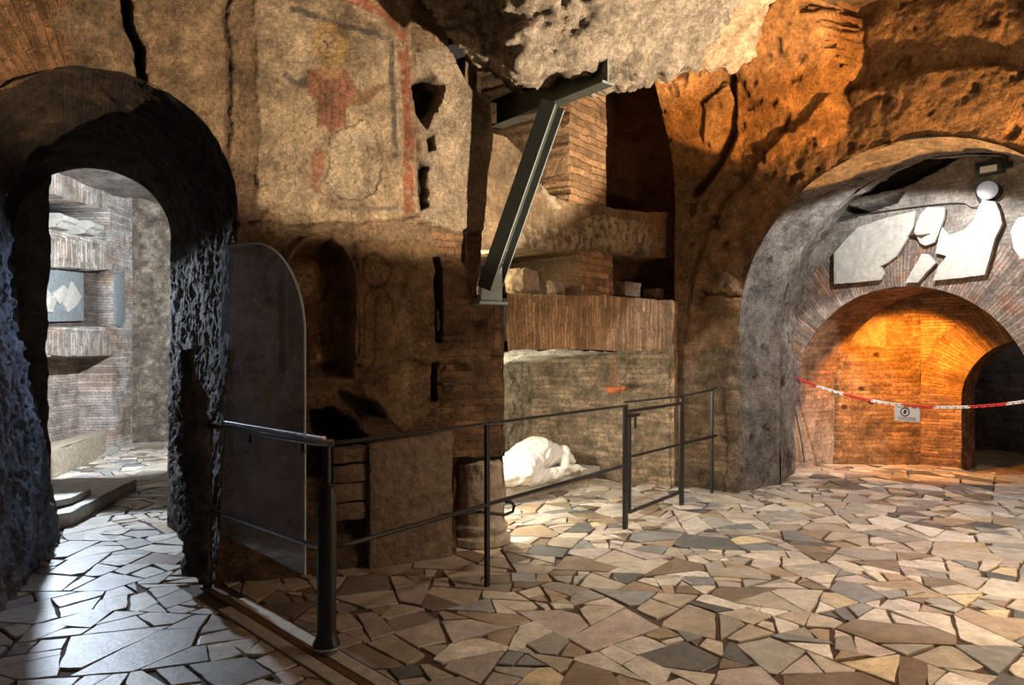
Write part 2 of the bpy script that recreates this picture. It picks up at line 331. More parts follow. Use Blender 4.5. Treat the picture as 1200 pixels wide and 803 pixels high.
    hl = ell(S, Z, *A(362, 328), .16, .18); col = mix(col, (.10, .055, .03), ss(.14, .04, np.abs(hl))*m*.8); col = mix(col, (.32, .19, .08), ss(.0, .1, hl)*m*.55)
    fc = ell(S, Z, *A(362, 326), .085, .12); col = mix(col, np.array([.42, .28, .15])*(1+.4*nn)[:, None], ss(0, .1, fc)*m); dep -= .02*ss(0, .4, fc)*m
    for ex in (-.03, .03): col = mix(col, (.07, .04, .02), ss(0, .3, ell(S, Z, A(362, 322)[0]+ex, A(362, 322)[1], .018, .011))*m)
    col = mix(col, (.12, .05, .03), ss(.008, .002, line_d(S, Z, PA([(362, 322), (361, 335), (364, 336)])))*m)
    col = mix(col, (.12, .05, .03), ss(.008, .002, line_d(S, Z, PA([(357, 342), (367, 342)])))*m)
    bd = inpoly(xs, ys, PA([(340, 360), (352, 352), (374, 352), (396, 366), (404, 430), (338, 430)])); col = mix(col, np.array([.25, .12, .06]), ss(0, .01, bd)*m*.8)
    for a_, b_ in (((350, 360), (346, 420)), ((362, 358), (366, 425)), ((376, 362), (384, 415)), ((390, 370), (396, 400))):
        col = mix(col, (.08, .04, .025), ss(.010, .003, line_d(xs, ys, PA([a_, b_])))*m*.8)
    rg = np.abs(ell(S, Z, *A(379, 398), .035, .04)); col = mix(col, (.07, .04, .02), ss(.3, .1, rg)*m)
    sc = inpoly(x, y, PA([(360, 415), (384, 410), (396, 430), (392, 446), (362, 446)])); col = mix(col, (.5, .42, .3), ss(0, .02, sc)*ss(0, .25, nn)*.9)
    # panel to the right of the niche with a small haloed bust
    f = inpoly(x, y, pan2); m = ss(-.005, .015, f); dep -= .02*m; col = mix(col, np.array([.36, .23, .12])*(1+.5*n+.35*nn)[:, None], m); brk *= 1-m
    hl = ell(S, Z, *A(438, 318), .10, .12); col = mix(col, (.14, .08, .045), ss(.16, .05, np.abs(hl))*.9)
    fc = ell(S, Z, *A(439, 317), .045, .06); col = mix(col, (.44, .29, .16), ss(0, .2, fc)*.8)
    for ex in (-.016, .016): col = mix(col, (.08, .04, .02), ss(0, .3, ell(S, Z, A(439, 315)[0]+ex, A(439, 315)[1], .010, .007)))
    for l_ in ([(428, 342), (424, 352), (424, 420)], [(448, 342), (456, 352), (458, 380)], [(418, 284), (418, 440)], [(438, 350), (436, 430)]):
        col = mix(col, (.14, .075, .04), ss(.011, .004, line_d(xs, ys, PA(l_)))*m*.8)
    pale = inpoly(x, y, PA([(470, 330), (490, 300), (500, 320), (482, 360), (484, 430), (478, 500), (458, 500), (462, 420), (458, 370)])); col = mix(col, (.50, .35, .21), ss(0, .06, pale)*.7)
    # painted standing figure behind the glass
    f = inpoly(x, y, pan0); m = ss(-.005, .015, f); col = mix(col, np.array([.33, .21, .14])*(1+.5*n+.3*nn)[:, None], m*.9); brk *= 1-m
    hl = ell(S, Z, *A(330, 330), .12, .16); col = mix(col, (.12, .06, .04), ss(.2, .05, np.abs(hl))*.7*m)
    rb = inpoly(xs, ys, PA([(312, 362), (330, 356), (334, 440), (306, 444), (304, 400)])); col = mix(col, (.42, .30, .20), ss(0, .01, rb)*.7)
    for k in range(5): col = mix(col, (.16, .08, .05), ss(.010, .003, line_d(xs, ys, PA([(309+k*6, 372), (307+k*6, 438)])))*.6)
    # ragged bottom of the plaster with cavities
    rag = 1.42+.10*fbm(q, 3.5, 4, .6, 8)*2; over = ss(.02, -.02, rag-y)*ss(.16, .3, S-.95)*ss(3.0, 2.9, S); dep -= .05*over*ss(2.2, 2.1, y)*(1-0)
    for h_, d_ in ((cav, .30), (PA([(395, 455), (440, 470), (450, 490), (420, 492)]), .12)):
        m = ss(-.01, .03, inpoly(x, y, h_)); dep += d_*m; col = mix(col, (.06, .04, .028), m*.9)
    m = ss(0, .01, inpoly(S, Z, cav2)); dep += .14*m; col = mix(col, (.12, .08, .05), m*.6); brk = np.maximum(brk, m*.8)
    # bricks of the right-hand pier
    f = inpoly(x, y, brickR); m = ss(0, .02, f); col = mix(col, mix(np.array([.36, .225, .13]), np.array([.22, .14, .09]), ss(-.2, .3, n)), m*.85); brk = brk*(1-m)+m*.95; dep += .015*m
    m = ss(.05, .08, S-A(558, 350)[0])*ss(1.50, 1.54, Z)*ss(1.98, 1.95, Z); brk = np.maximum(brk, m); uv = np.where((m > .5)[:, None], np.stack([Z, S*.9], 1), uv)
    for h_ in (slot, slot2): m = ss(-.004, .006, inpoly(S, Z, h_)); dep += .16*m; col = mix(col, (.04, .03, .02), m)
    # cross-joint groove running below the fresco on the pier
    gr_ = line_d(S, Z+w2*.3, PA([(490, 262), (600, 276)])); dep += .03*ss(.02, .006, gr_)
    rc = ss(0, .02, inpoly(S, Z, PA([(531, 536), (640, 536), (640, 720), (531, 720)]))); dep += .14*rc
    # base rubble
    fl = ss(.28, .0, Z); dep -= .10*fl*(.6+.8*n); 
    return dep, col, np.clip(brk, 0, 1), uv
pa0 = (OA[0]-1.5*dA[0], OA[1]-1.5*dA[1]); pa1 = (OA[0]+3.75*dA[0], OA[1]+3.75*dA[1])
struct(sheet('wall_left', [pa0, pa1], -.02, 4.75, .0135, shadeA, M_rock, amp=.032, nsc=2.6, seed=1, keep=keepA, s0=-1.5))
# passage through wall A
def prof(offs, cs, cz, r, jl, jr, jl0, jr0, n=40):
    pts = [(jl0, 0.), (jl0*.6+jl*.4, .8), (jl, 1.6)]
    for i in range(n+1):
        a = math.pi*(1-i/n); pts.append((cs+r*math.cos(a), cz+r*math.sin(a)))
    pts += [(jr, 1.6), (jr0*.6+jr*.4, .8), (jr0, 0.)]
    return [tuple(W(OA, dA, nA, s, offs, z)) for s, z in pts]
def shadeT(U, T, p):
    n = fbm(p, 2.5, 4, .6, 30); nn = fbm(p, 12, 3, .6, 31)
    L_ = (p[:, 0]-OA[0])*dA[0]+(p[:, 1]-OA[1])*dA[1]
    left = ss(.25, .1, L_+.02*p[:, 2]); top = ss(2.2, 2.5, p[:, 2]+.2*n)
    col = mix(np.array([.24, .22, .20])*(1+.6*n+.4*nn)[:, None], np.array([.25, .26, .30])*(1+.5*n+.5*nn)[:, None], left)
    col = mix(col, np.array([.058, .038, .024])*(1+.5*n)[:, None], top)  # soffit shade put into the colour, near-black overhead
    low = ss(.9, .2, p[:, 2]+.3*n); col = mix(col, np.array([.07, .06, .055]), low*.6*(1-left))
    dep = -.03*ss(.15, .5, nn)*(1-top)+.02*ss(0, .3, nn)*(1-top)*(1-left)+.035*np.abs(fbm(p*np.array([1, 1, .4]), 5, 3, .6, 33))*left*2
    brk = (1-top)*.55*(1-left)+top*.45
    return dep, col, brk, np.stack([T, U], 1)
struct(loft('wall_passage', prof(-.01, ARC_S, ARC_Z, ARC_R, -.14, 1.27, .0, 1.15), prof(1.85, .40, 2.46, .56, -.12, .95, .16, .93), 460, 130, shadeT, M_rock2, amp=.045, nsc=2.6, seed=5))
# ================================================================== WALL B (niche wall)
def B(px, py, off=.0):
    return onplane(px, py, (OB[0]+nB[0]*off, OB[1]+nB[1]*off), dB)
BO = .16
def PB(l): return [B(q[0], q[1], BO) for q in l]
open_b = [PB([(560, 292), (600, 290), (640, 296), (676, 298), (676, 346), (560, 346)]),
          PB([(717, 298), (740, 300), (752, 290), (762, 302), (792, 304), (798, 330), (797, 356), (717, 347)]),
          PB([(560, 60), (664, 60), (664, 236), (640, 226), (612, 180), (592, 160), (560, 150)]),
          PB([(708, 60), (800, 60), (797, 120), (793, 160), (797, 250), (740, 246), (708, 243)])]
def shadeB(S, Z, p):
    q = np.stack([S, Z, Z*0], 1); w = fbm(q, 4., 4, .55, 41)*.05; w2 = fbm(q, 4., 4, .55, 42)*.05
    x, y = S+w*.5, Z+w2*.5; n = fbm(q, 2.2, 5, .6, 45); nn = fbm(q, 14., 3, .6, 46)
    band = ss(2.0+.03*S+.02*n, 1.985+.03*S+.02*n, Z)
    dep = BO*(1-band)-.02*band; brk = np.full(S.shape, .15)
    col = mix(np.array([.30, .22, .14])*(1+.6*n+.4*nn)[:, None], np.array([.50, .34, .20])*(1+.35*n)[:, None], band)
    brk = np.maximum(brk, band); uv = np.where((band > .5)[:, None], np.stack([Z+.07, S*.85], 1), np.stack([S, Z], 1))
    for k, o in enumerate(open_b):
        f = inpoly(x, y, o); m = ss(-.002, .012, f); dep += m*(.75, .7, 1.0, .85)[k]; col = mix(col, np.array([.07, .045, .03])*(1+.4*n)[:, None], m*.9)  # shade inside the openings painted as a dark colour
    m = ss(0, .02, inpoly(x, y, PB([(560, 302), (638, 306), (638, 350), (560, 350)]))); col = mix(col, np.array([.5, .42, .3])*(1+.5*nn)[:, None], m)  # lit patch in the lower left opening painted paler
    pil = (ss(0, .02, inpoly(S, Z, PB([(663, 96), (709, 96), (709, 244), (663, 240)])))+ss(0, .02, inpoly(S, Z, PB([(676, 292), (718, 296), (718, 348), (676, 347)]))))
    pil = np.clip(pil, 0, 1); col = mix(col, np.array([.46, .31, .18])*(1+.3*nn)[:, None], pil); brk = np.maximum(brk, pil); dep -= .03*pil; uv = np.where((pil > .5)[:, None], np.stack([S*1.7, Z*.62], 1), uv)
    pw = inpoly(x+w, y, PB([(680, 258), (700, 250), (770, 262), (778, 290), (760, 294), (745, 288), (730, 298), (705, 290), (690, 276)])); m = ss(0, .02, pw)*ss(-.2, .0, nn); col = mix(col, (.55, .45, .31), m*.9); dep -= .02*m; brk *= 1-m
    sp = inpoly(x, y, PB([(600, 262), (690, 270), (700, 292), (600, 296)])); m = ss(0, .02, sp)*ss(.0, .12, nn); col = mix(col, (.52, .45, .34), m*.9)
    sl = inpoly(x, y, PB([(632, 200), (640, 205), (656, 246), (650, 246), (634, 225)])); m = ss(0, .01, sl); col = mix(col, (.55, .46, .33), m); dep -= .03*m
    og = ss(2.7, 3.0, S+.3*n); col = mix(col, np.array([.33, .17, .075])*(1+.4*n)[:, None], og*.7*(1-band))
    return dep, col, np.clip(brk, 0, 1), uv
def keepB(S, Z): # above the opening everywhere; below it only right of the niche
    soff = 1.515+.01*np.sin(S*2)
    return np.minimum(np.maximum(Z-soff, S-2.99), np.where(Z < 2.06, S-.0, S+.3))
def ptB(t, d=0.): return (OB[0]+dB[0]*t+nB[0]*d, OB[1]+dB[1]*t+nB[1]*d)
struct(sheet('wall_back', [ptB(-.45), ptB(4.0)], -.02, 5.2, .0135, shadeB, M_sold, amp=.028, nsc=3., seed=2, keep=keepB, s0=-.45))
# the lit recess interior
def shadeN(S, Z, p):
    q = p; n = fbm(q, 2.4, 5, .6, 51); nn = fbm(q, 13, 3, .6, 52)
    back = ss(1.55, 1.75, S)*ss(4.35, 4.2, S+.1*n)
    col = mix(np.array([.60, .51, .39])*(1+.35*n+.3*nn)[:, None], np.array([.50, .45, .34])*(1+.4*n+.45*nn)[:, None], back)
    rub = back; dep = .03*rub*fbm(q, 7, 3, .6, 53)*2
    return dep, col, .85-.55*rub, np.stack([S, Z], 1)
n0 = ptB(.0, .02); n1 = ptB(-.02, 1.75); n2 = ptB(2.78, 1.78); n25 = ptB(3.02, 1.5); n3 = ptB(3.0, .02); n4 = ptB(3.02, -.05)
struct(sheet('wall_niche', [n0, n1, n2, n25, n3, n4], -.02, 1.62, .016, shadeN, M_rock, amp=.035, nsc=3., seed=3, round_=1))
def patchq(name, c00, c10, c11, c01, res, col, mat, amp=.05, nsc=2.5, seed=0, brk=0., bulge=0.):
    c = [np.array(v, float) for v in (c00, c10, c11, c01)]
    nu = max(3, int(max(np.linalg.norm(c[1]-c[0]), np.linalg.norm(c[2]-c[3]))/res)); nv = max(3, int(max(np.linalg.norm(c[3]-c[0]), np.linalg.norm(c[2]-c[1]))/res))
    u, v = np.meshgrid(np.linspace(0, 1, nu), np.linspace(0, 1, nv), indexing='ij'); u = u.ravel()[:, None]; v = v.ravel()[:, None]
    p = (c[0]*(1-u)+c[1]*u)*(1-v)+(c[3]*(1-u)+c[2]*u)*v
    n_ = np.cross(c[1]-c[0], c[3]-c[0]); n_ /= np.linalg.norm(n_)
    if n_[2] < 0: n_ = -n_
    d = fbm(p, nsc, 5, .55, seed)*amp+bulge*(16*u*(1-u)*v*(1-v))[:, 0]
    n = fbm(p, 2.2, 4, .6, seed+5); cc = np.array(col)[None]*(1+.5*n)[:, None]
    return npmesh(name, p+n_*d[:, None], grid_faces(nu, nv), mat, cc, brk, np.concatenate([p[:, :1], p[:, 1:2]], 1))
def z3(t, z): return (*t, z)
struct(patchq('ceiling_niche', z3(ptB(-.1, -.02), 1.52), z3(ptB(3.1, -.02), 1.525), z3(ptB(3.1, 1.85), 1.43), z3(ptB(-.1, 1.85), 1.20), .03, (.27, .25, .20), M_rock2, .07, 2.2, 61))
# ================================================================== WALL RIGHT with big arch
AC_S, AC_Z, AC_R = 1.60, 1.72, 1.64
WR0 = (1.84, 8.20); LR = math.hypot(OD[0]-WR0[0], OD[1]-WR0[1])      # the first stretch, s in [-LR, 0]
def D(px, py): return onplane(px, py, OD, dD)
def archsd(S, Z, cs, cz, r): return np.where(Z > cz, np.hypot(S-cs, Z-cz)-r, np.abs(S-cs)-r)
def keepR(S, Z):
    n = fbm(np.stack([S, Z, Z*0], 1), 5., 3, .5, 64)*.03
    return archsd(S, Z, AC_S, AC_Z, AC_R)+n
def shadeR(S, Z, p):
    q = np.stack([S, Z, Z*0], 1); w = fbm(q, 4., 4, .55, 71)*.05; n = fbm(q, 1.8, 5, .6, 75); nn = fbm(q, 12., 3, .6, 76)
    r = archsd(S, Z, AC_S, AC_Z, AC_R)
    col = np.array([.30, .19, .105])*(1+.5*n+.3*nn)[:, None]
    low = ss(1.7, 1.2, Z+.5*n)*ss(.6, .1, S); col = mix(col, np.array([.27, .21, .15])*(1+.7*n+.4*nn)[:, None], low)
    dep = np.zeros_like(S); brk = .25*low+.05
    brk = brk+.6*ss(.25, -.1, S)*ss(2.2, 1.8, Z)*ss(-.1, .2, n)
    # bulging upper mass with an overhanging rough edge
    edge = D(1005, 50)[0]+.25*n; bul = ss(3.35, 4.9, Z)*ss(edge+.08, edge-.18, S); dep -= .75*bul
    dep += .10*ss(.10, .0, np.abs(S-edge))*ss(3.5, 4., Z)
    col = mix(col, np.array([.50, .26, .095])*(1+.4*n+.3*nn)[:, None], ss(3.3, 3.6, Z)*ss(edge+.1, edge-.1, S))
    # arch ring slightly proud of the wall, cleft running up between ring and pier
    ring = ss(.62, .56, r+.1*n)*ss(1.6, 2., Z); dep -= .06*ring
    cl = line_d(S+w, Z+w, [D(826, 225), D(848, 190), D(868, 150), D(880, 120), D(900, 70)]); dep += .16*ss(.10, .0, cl); col = mix(col, (.08, .045, .025), ss(.07, .01, cl)*.7)
    pt = inpoly(S+w, Z+w, [D(842, 135), D(862, 118), D(870, 112), D(878, 108), D(874, 130), D(858, 150), D(850, 180), D(838, 172)]); m = ss(0, .03, pt); dep -= .05*m; col = mix(col, (.55, .34, .16), m*.8)
    pits = ss(.28, .42, fbm(q, 7., 2, .5, 79)); dep += .022*pits*ss(1.9, 2.2, Z); col = mix(col, (.08, .04, .02), pits*.7*ss(1.9, 2.2, Z))
    cr = line_d(S+w*1.5, Z+w*1.5, [D(830, 345), D(880, 350)]); dep += .06*ss(.03, .0, cr)*(S < .1)
    vs = ss(.45, .35, r)*ss(2.35, 2.5, S); brk = np.maximum(brk, vs); a = np.arctan2(Z-AC_Z, S-AC_S)
    uv = np.where((vs > .5)[:, None], np.stack([r, a*1.6], 1), np.stack([S, Z], 1))
    fl = ss(.35, .0, Z); dep -= .09*fl*(.6+n)
    dep -= .10*ss(.45, 0, np.abs(S+.1))*ss(2.6, 1.5, Z)
    return dep, col, np.clip(brk, 0, 1), uv
WRE = (OD[0]+dD[0]*3.9, OD[1]+dD[1]*3.9)
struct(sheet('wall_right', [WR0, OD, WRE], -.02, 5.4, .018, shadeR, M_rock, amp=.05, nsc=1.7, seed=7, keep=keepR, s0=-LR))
def ring3(O, d, n_, cs, cz, r, off, z0=0., na=60, lx=0., rx=0.):
    pts = [(cs-r+lx, z0), (cs-r+lx*.5, cz*.5)]
    pts += [(cs-r*math.cos(math.pi*i/na), cz+r*math.sin(math.pi*i/na)) for i in range(na+1)]
    pts += [(cs+r+rx*.5, cz*.5), (cs+r+rx, z0)]
    return [tuple(W(O, d, n_, s, off, z)) for s, z in pts]
def shadeI(base, b_, seed):
    def f(U, T, p):
        n = fbm(p, 2.2, 4, .6, seed); nn = fbm(p, 12, 3, .6, seed+1)
        col = np.array(base)[None]*(1+.5*n+.4*nn)[:, None]
        pits = ss(.25, .4, fbm(p, 7., 2, .5, seed+2)); return .03*pits, mix(col, (.06, .05, .04), pits*.6), b_, np.stack([T, U], 1)
    return f
struct(loft('wall_arch', ring3(OD, dD, nD, AC_S, AC_Z, AC_R, -.07), ring3(OD, dD, nD, AC_S+.02, AC_Z-.02, AC_R, .66, 0.), 330, 42, shadeI((.25, .22, .19), .15, 80), M_rock, amp=.05, nsc=2.6, seed=8))
# chamber vault between the big arch and wall E; the left flank opens a little wider
struct(loft('ceiling_chamber', ring3(OD, dD, nD, AC_S+.02, AC_Z-.02, AC_R, .66), ring3(OD, dD, nD, AC_S-.10, AC_Z+.02, AC_R+.40, 1.85), 300, 76, shadeI((.20, .17, .14), .1, 90), M_rock2, amp=.10, nsc=1.7, seed=9))
# ================================================================== WALL E (marble fragments, inner arch)
def E(px, py, off=0.): return onplane(px, py, (OE[0]-nE[0]*off, OE[1]-nE[1]*off), dE)
EC_S, EC_Z, EC_R = 1.34, .93, 1.30
def keepE(S, Z): return archsd(S, Z, EC_S, EC_Z, EC_R)+fbm(np.stack([S, Z, Z*0], 1), 9., 2, .5, 91)*.008
pocket = [E(*q) for q in [(905, 330), (932, 285), (984, 240), (1004, 243), (1058, 226), (1050, 238), (1000, 255), (976, 262), (955, 285), (940, 315), (930, 340)]]
topvoid = [E(*q) for q in [(880, 240), (982, 236), (1058, 219), (1094, 202), (1142, 174), (1142, 60), (880, 60)]]
def shadeE(S, Z, p):
    q = np.stack([S, Z, Z*0], 1); w = fbm(q, 4., 4, .55, 95)*.04; n = fbm(q, 2., 5, .6, 96); nn = fbm(q, 12., 3, .6, 97)
    col = np.array([.34, .30, .25])*(1+.35*n+.25*nn)[:, None]; dep = np.zeros_like(S); brk = np.full(S.shape, .25); uv = np.stack([S, Z], 1)
    r = np.hypot(S-EC_S, Z-EC_Z)-EC_R; a = np.arctan2(Z-EC_Z, S-EC_S)
    v = ss(.66, .60, r+.15*n)*(Z > EC_Z-.4); brk = np.maximum(brk, v); uv = np.where((v > .5)[:, None], np.stack([r+.03, a*1.75], 1), uv)
    pk = mix(np.array([.36, .30, .26]), np.array([.42, .25, .17]), ss(.1, .35, fbm(q, 5, 3, .6, 99)))
    col = mix(col, pk*(1+.3*nn)[:, None], v)
    for po, d_ in ((pocket, .45), (topvoid, .55)):
        m = ss(-.01, .03, inpoly(S+w*.5, Z+w*.5, po)); dep += d_*m; col = mix(col, (.10, .08, .065), m*.8)
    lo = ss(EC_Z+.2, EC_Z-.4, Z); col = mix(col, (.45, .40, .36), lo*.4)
    return dep, col, np.clip(brk, 0, 1), uv
pe0 = (OE[0]-dE[0]*.75, OE[1]-dE[1]*.75); pe1 = (OE[0]+dE[0]*3.9, OE[1]+dE[1]*3.9)
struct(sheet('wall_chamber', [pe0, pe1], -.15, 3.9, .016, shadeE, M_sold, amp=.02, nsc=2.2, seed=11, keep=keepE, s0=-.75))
def shadeJ(U, T, p):
    n = fbm(p, 2.2, 4, .6, 101); nn = fbm(p, 12, 3, .6, 102)
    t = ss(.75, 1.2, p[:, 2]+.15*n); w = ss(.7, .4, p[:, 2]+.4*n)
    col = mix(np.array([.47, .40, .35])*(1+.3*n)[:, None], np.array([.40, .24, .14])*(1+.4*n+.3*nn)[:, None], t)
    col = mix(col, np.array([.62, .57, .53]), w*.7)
    return np.zeros_like(U), col, .8-.4*w, np.stack([T, U], 1)
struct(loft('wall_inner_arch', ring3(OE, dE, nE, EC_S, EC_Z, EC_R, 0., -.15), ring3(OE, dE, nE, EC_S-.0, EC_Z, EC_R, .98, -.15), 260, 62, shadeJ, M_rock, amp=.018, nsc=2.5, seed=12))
# orange room beyond
g1 = (4.15, 9.93); g1b = (4.36, 9.68); g2 = (5.42, 9.62); g3 = (5.80, 9.36)
dG = ((g3[0]-g2[0])/math.hypot(g3[0]-g2[0], g3[1]-g2[1]), (g3[1]-g2[1])/math.hypot(g3[0]-g2[0], g3[1]-g2[1])); nG = (-dG[1], dG[0])
gA = math.hypot(g3[0]-g2[0], g3[1]-g2[1])
GR = .80; GCS, GCZ = gA+GR, .88
def shadeG1(S, Z, p):
    q = p; n = fbm(q, 2.2, 4, .6, 111); nn = fbm(q, 12, 3, .6, 112)
    col = np.array([.48, .30, .15])*(1+.4*n+.3*nn)[:, None]; brk = np.full(S.shape, 1.)
    m = ss(.03, .06, inpoly(S+.05*n, Z+.05*nn, [(.35, 1.55), (.95, 1.5), (1.0, 2.0), (.5, 2.1)])); col = mix(col, (.60, .42, .24), m*.8); brk *= 1-m
    for hx, hz in ((.62, 1.0), (.75, .82), (.82, 1.45), (.4, .75)): m = ss(-.1, .3, ell(S, Z, hx, hz, .05, .035)); col = mix(col, (.08, .04, .02), m)
    low = ss(.35, .1, Z+.1*n); dep = -.05*low
    return dep, col, brk, np.stack([S, Z], 1)
struct(sheet('wall_far', [g1, g1b, g2], -.25, 3., .02, shadeG1, M_rock, amp=.03, nsc=2.5, seed=13))
def keepG(S, Z): return archsd(S, Z, GCS, GCZ, GR)
def shadeG2(S, Z, p):
    n = fbm(p, 2.2, 4, .6, 121); nn = fbm(p, 12, 3, .6, 122); col = np.array([.46, .28, .14])*(1+.35*n+.3*nn)[:, None]
    r = np.hypot(S-GCS, Z-GCZ)-GR; a = np.arctan2(Z-GCZ, S-GCS); v = (Z > GCZ-.1)*ss(.5, .48, r)
    low = ss(.35, .1, Z+.1*n)
    return -.05*low, col, 1.-.0*r, np.where((v > .5)[:, None], np.stack([r, a*1.1], 1), np.stack([S, Z], 1))
struct(sheet('wall_far_arch', [g2, (g2[0]+dG[0]*2.6, g2[1]+dG[1]*2.6)], -.25, 3., .018, shadeG2, M_sold, amp=.02, nsc=2.5, seed=14, keep=keepG))
struct(loft('wall_far_passage', ring3(g2, dG, nG, GCS, GCZ, GR, 0., -.25), ring3(g2, dG, nG, GCS+.12, GCZ, GR, .85, -.25), 160, 40, shadeI((.40, .25, .13), .8, 130), M_rock, amp=.02, nsc=2.5, seed=15))
struct(patchq('ceiling_far', (3.6, 10.6, 2.75), (4.4, 7.8, 2.75), (7.2, 7.4, 2.75), (7.2, 10.8, 2.75), .06, (.36, .24, .13), M_rock, .08, 2, 140))
struct(sheet('wall_far_dark', [(5.2, 11.9), (7.3, 12.4), (9.8, 9.5)], -.25, 3., .04, plain((.20, .17, .15), .8), M_rock, amp=.04, seed=16))
struct(patchq('ceiling_far_dark', (5.2, 10.0, 2.6), (5.2, 12.6, 2.6), (9.9, 12.4, 2.6), (9.9, 8.0, 2.6), .08, (.2, .16, .13), M_rock, .08, 2, 141))
# ================================================================== corridor beyond the passage
def Hh(px, py): return onplane(px, py, OH, dH)
def PH(l): return [Hh(*q) for q in l]
hop = [(PH([(30, 220), (128, 249), (129, 283), (30, 262)]), .75), (PH([(20, 312), (132, 318), (132, 383), (20, 384)]), .22), (PH([(30, 419), (131, 418), (132, 526), (30, 560)]), .5), (PH([(112, 190), (124, 190), (124, 203), (112, 200)]), .3)]
def shadeH(S, Z, p):
    q = np.stack([S, Z, Z*0], 1); n = fbm(q, 2.2, 5, .6, 151); nn = fbm(q, 13, 3, .6, 152); w = fbm(q, 4, 3, .5, 153)*.02
    col = mix(np.array([.55, .53, .50]), np.array([.44, .35, .28]), ss(-.1, .3, n))*(1+.3*nn)[:, None]; dep = np.zeros_like(S); brk = np.full(S.shape, .8); uv = np.stack([S, Z], 1)
    sol = np.zeros(S.shape)
    for l_ in ([(20, 185), (124, 205), (126, 247), (20, 218)], [(20, 268), (130, 287), (132, 318), (20, 311)], [(20, 388), (131, 388), (131, 417), (20, 418)]):
        sol = np.maximum(sol, ss(0, .02, inpoly(S, Z, PH(l_))))
    uv = np.where((sol > .5)[:, None], np.stack([Z, S*.7], 1), uv); brk = np.maximum(brk, sol); col = mix(col, (.52, .48, .43), sol*.5)
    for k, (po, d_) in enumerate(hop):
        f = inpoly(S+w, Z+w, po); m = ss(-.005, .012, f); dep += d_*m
        if k == 0: col = mix(col, (.05, .045, .04), m*.9)  # first two recesses painted dark for the shade inside them
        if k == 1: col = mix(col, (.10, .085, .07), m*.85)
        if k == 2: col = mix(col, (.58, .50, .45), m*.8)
    return dep, col, np.clip(brk, 0, 1), uv
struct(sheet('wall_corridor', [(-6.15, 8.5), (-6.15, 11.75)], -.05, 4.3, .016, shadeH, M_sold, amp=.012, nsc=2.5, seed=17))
def shadeK(S, Z, p):
    n = fbm(p, 1.8, 5, .6, 161); nn = fbm(p, 10, 3, .6, 162)
    col = mix(np.array([.26, .21, .16]), np.array([.40, .33, .25]), ss(0, .3, nn+n))*(1+.3*nn)[:, None]
    return -.02*ss(.0, .2, n), col, .2, np.stack([S, Z], 1)
struct(sheet('wall_corridor_end', [(-6.35, 11.75), (-6.1, 11.85), (-5.2, 12.2), (-3.6, 8.6), (-1.9, 6.3)], -.05, 4.3, .03, shadeK, M_rock, amp=.05, nsc=2.2, seed=18))
struct(sheet('wall_corridor_near', [(-3.74, 5.86), (-6.6, 7.2), (-6.2, 8.55)], -.05, 4.3, .05, plain((.3, .26, .22), .3), M_rock, amp=.05, nsc=2.2, seed=19))
struct(patchq('ceiling_corridor', (-7, 12.5, 3.95), (-7, 5.6, 3.95), (-2.5, 5.6, 3.95), (-2.5, 12.5, 3.95), .08, (.26, .22, .18), M_rock, .12, 1.5, 170))
# ================================================================== ceilings and rock overhang
def evalmesh(o):
    dg = bpy.context.evaluated_depsgraph_get(); dg.update(); me = bpy.data.meshes.new_from_object(o.evaluated_get(dg)); return me
def hullrock(name, pts, voxel, amp, nsc, col, mat, seed=0, brk=0.):
    bm = bmesh.new()
    for p in pts: bm.verts.new(p)
    bmesh.ops.convex_hull(bm, input=bm.verts); me = bpy.data.meshes.new('t'); bm.to_mesh(me); bm.free()
    o = bpy.data.objects.new('t', me); C.objects.link(o); m = o.modifiers.new('r', 'REMESH'); m.mode = 'VOXEL'; m.voxel_size = voxel
    me2 = evalmesh(o); bpy.data.objects.remove(o); bpy.data.meshes.remove(me)
    n = len(me2.vertices); co = np.zeros(n*3, np.float32); me2.vertices.foreach_get('co', co); co = co.reshape(-1, 3).astype(float)
    no = np.zeros(n*3, np.float32); me2.vertices.foreach_get('normal', no); no = no.reshape(-1, 3)
    d = fbm(co, nsc, 5, .55, seed)*amp+fbm(co, nsc*5, 3, .55, seed+2)*amp*.25+np.abs(fbm(co, nsc*3.2, 4, .6, seed+8))*amp*.55
    v = co+no*d[:, None]; me2.vertices.foreach_set('co', v.astype(np.float32).ravel())
    nn = fbm(co, 2., 4, .6, seed+4); setattrs(me2, np.array(col)[None]*(1+.45*nn)[:, None], brk)
    uvl = me2.uv_layers.new(name='UVMap'); li = np.zeros(len(me2.loops), np.int32); me2.loops.foreach_get('vertex_index', li)
    uvl.data.foreach_set('uv', np.stack([co[:, 0]+co[:, 1], co[:, 2]], 1).astype(np.float32)[li].ravel())
    me2.polygons.foreach_set('use_smooth', np.full(len(me2.polygons), True)); me2.materials.clear(); me2.materials.append(mat); me2.name = name; me2.update()
    o = bpy.data.objects.new(name, me2); C.objects.link(o); return o
struct(hullrock('ceiling_overhang', [P(500, 0, 5.0), P(520, 40, 5.05), P(562, 66, 5.3), P(622, 76, 4.75), P(700, 48, 4.75), P(757, 88, 5.35), P(822, 30, 5.5), P(905, -40, 5.6), (2.2, 6.9, 4.3), (.2, 6.5, 3.75),
    (-.9, 5.4, 5.2), (0, 3.9, 5.3), (2.4, 4.4, 5.3), (2.6, 7.2, 5.4), (-.3, 4.55, 4.2), (.9, 4.45, 4.1)], 0.024, .17, 1.9, (.42, .35, .27), M_rock2, 21))
struct(patchq('ceiling', (-5.5, 7.5, 5.0), (-5.5, -1, 4.6), (6.5, -1, 4.6), (6.5, 8.5, 4.75), .07, (.20, .14, .09), M_rock, .25, 1., 180))
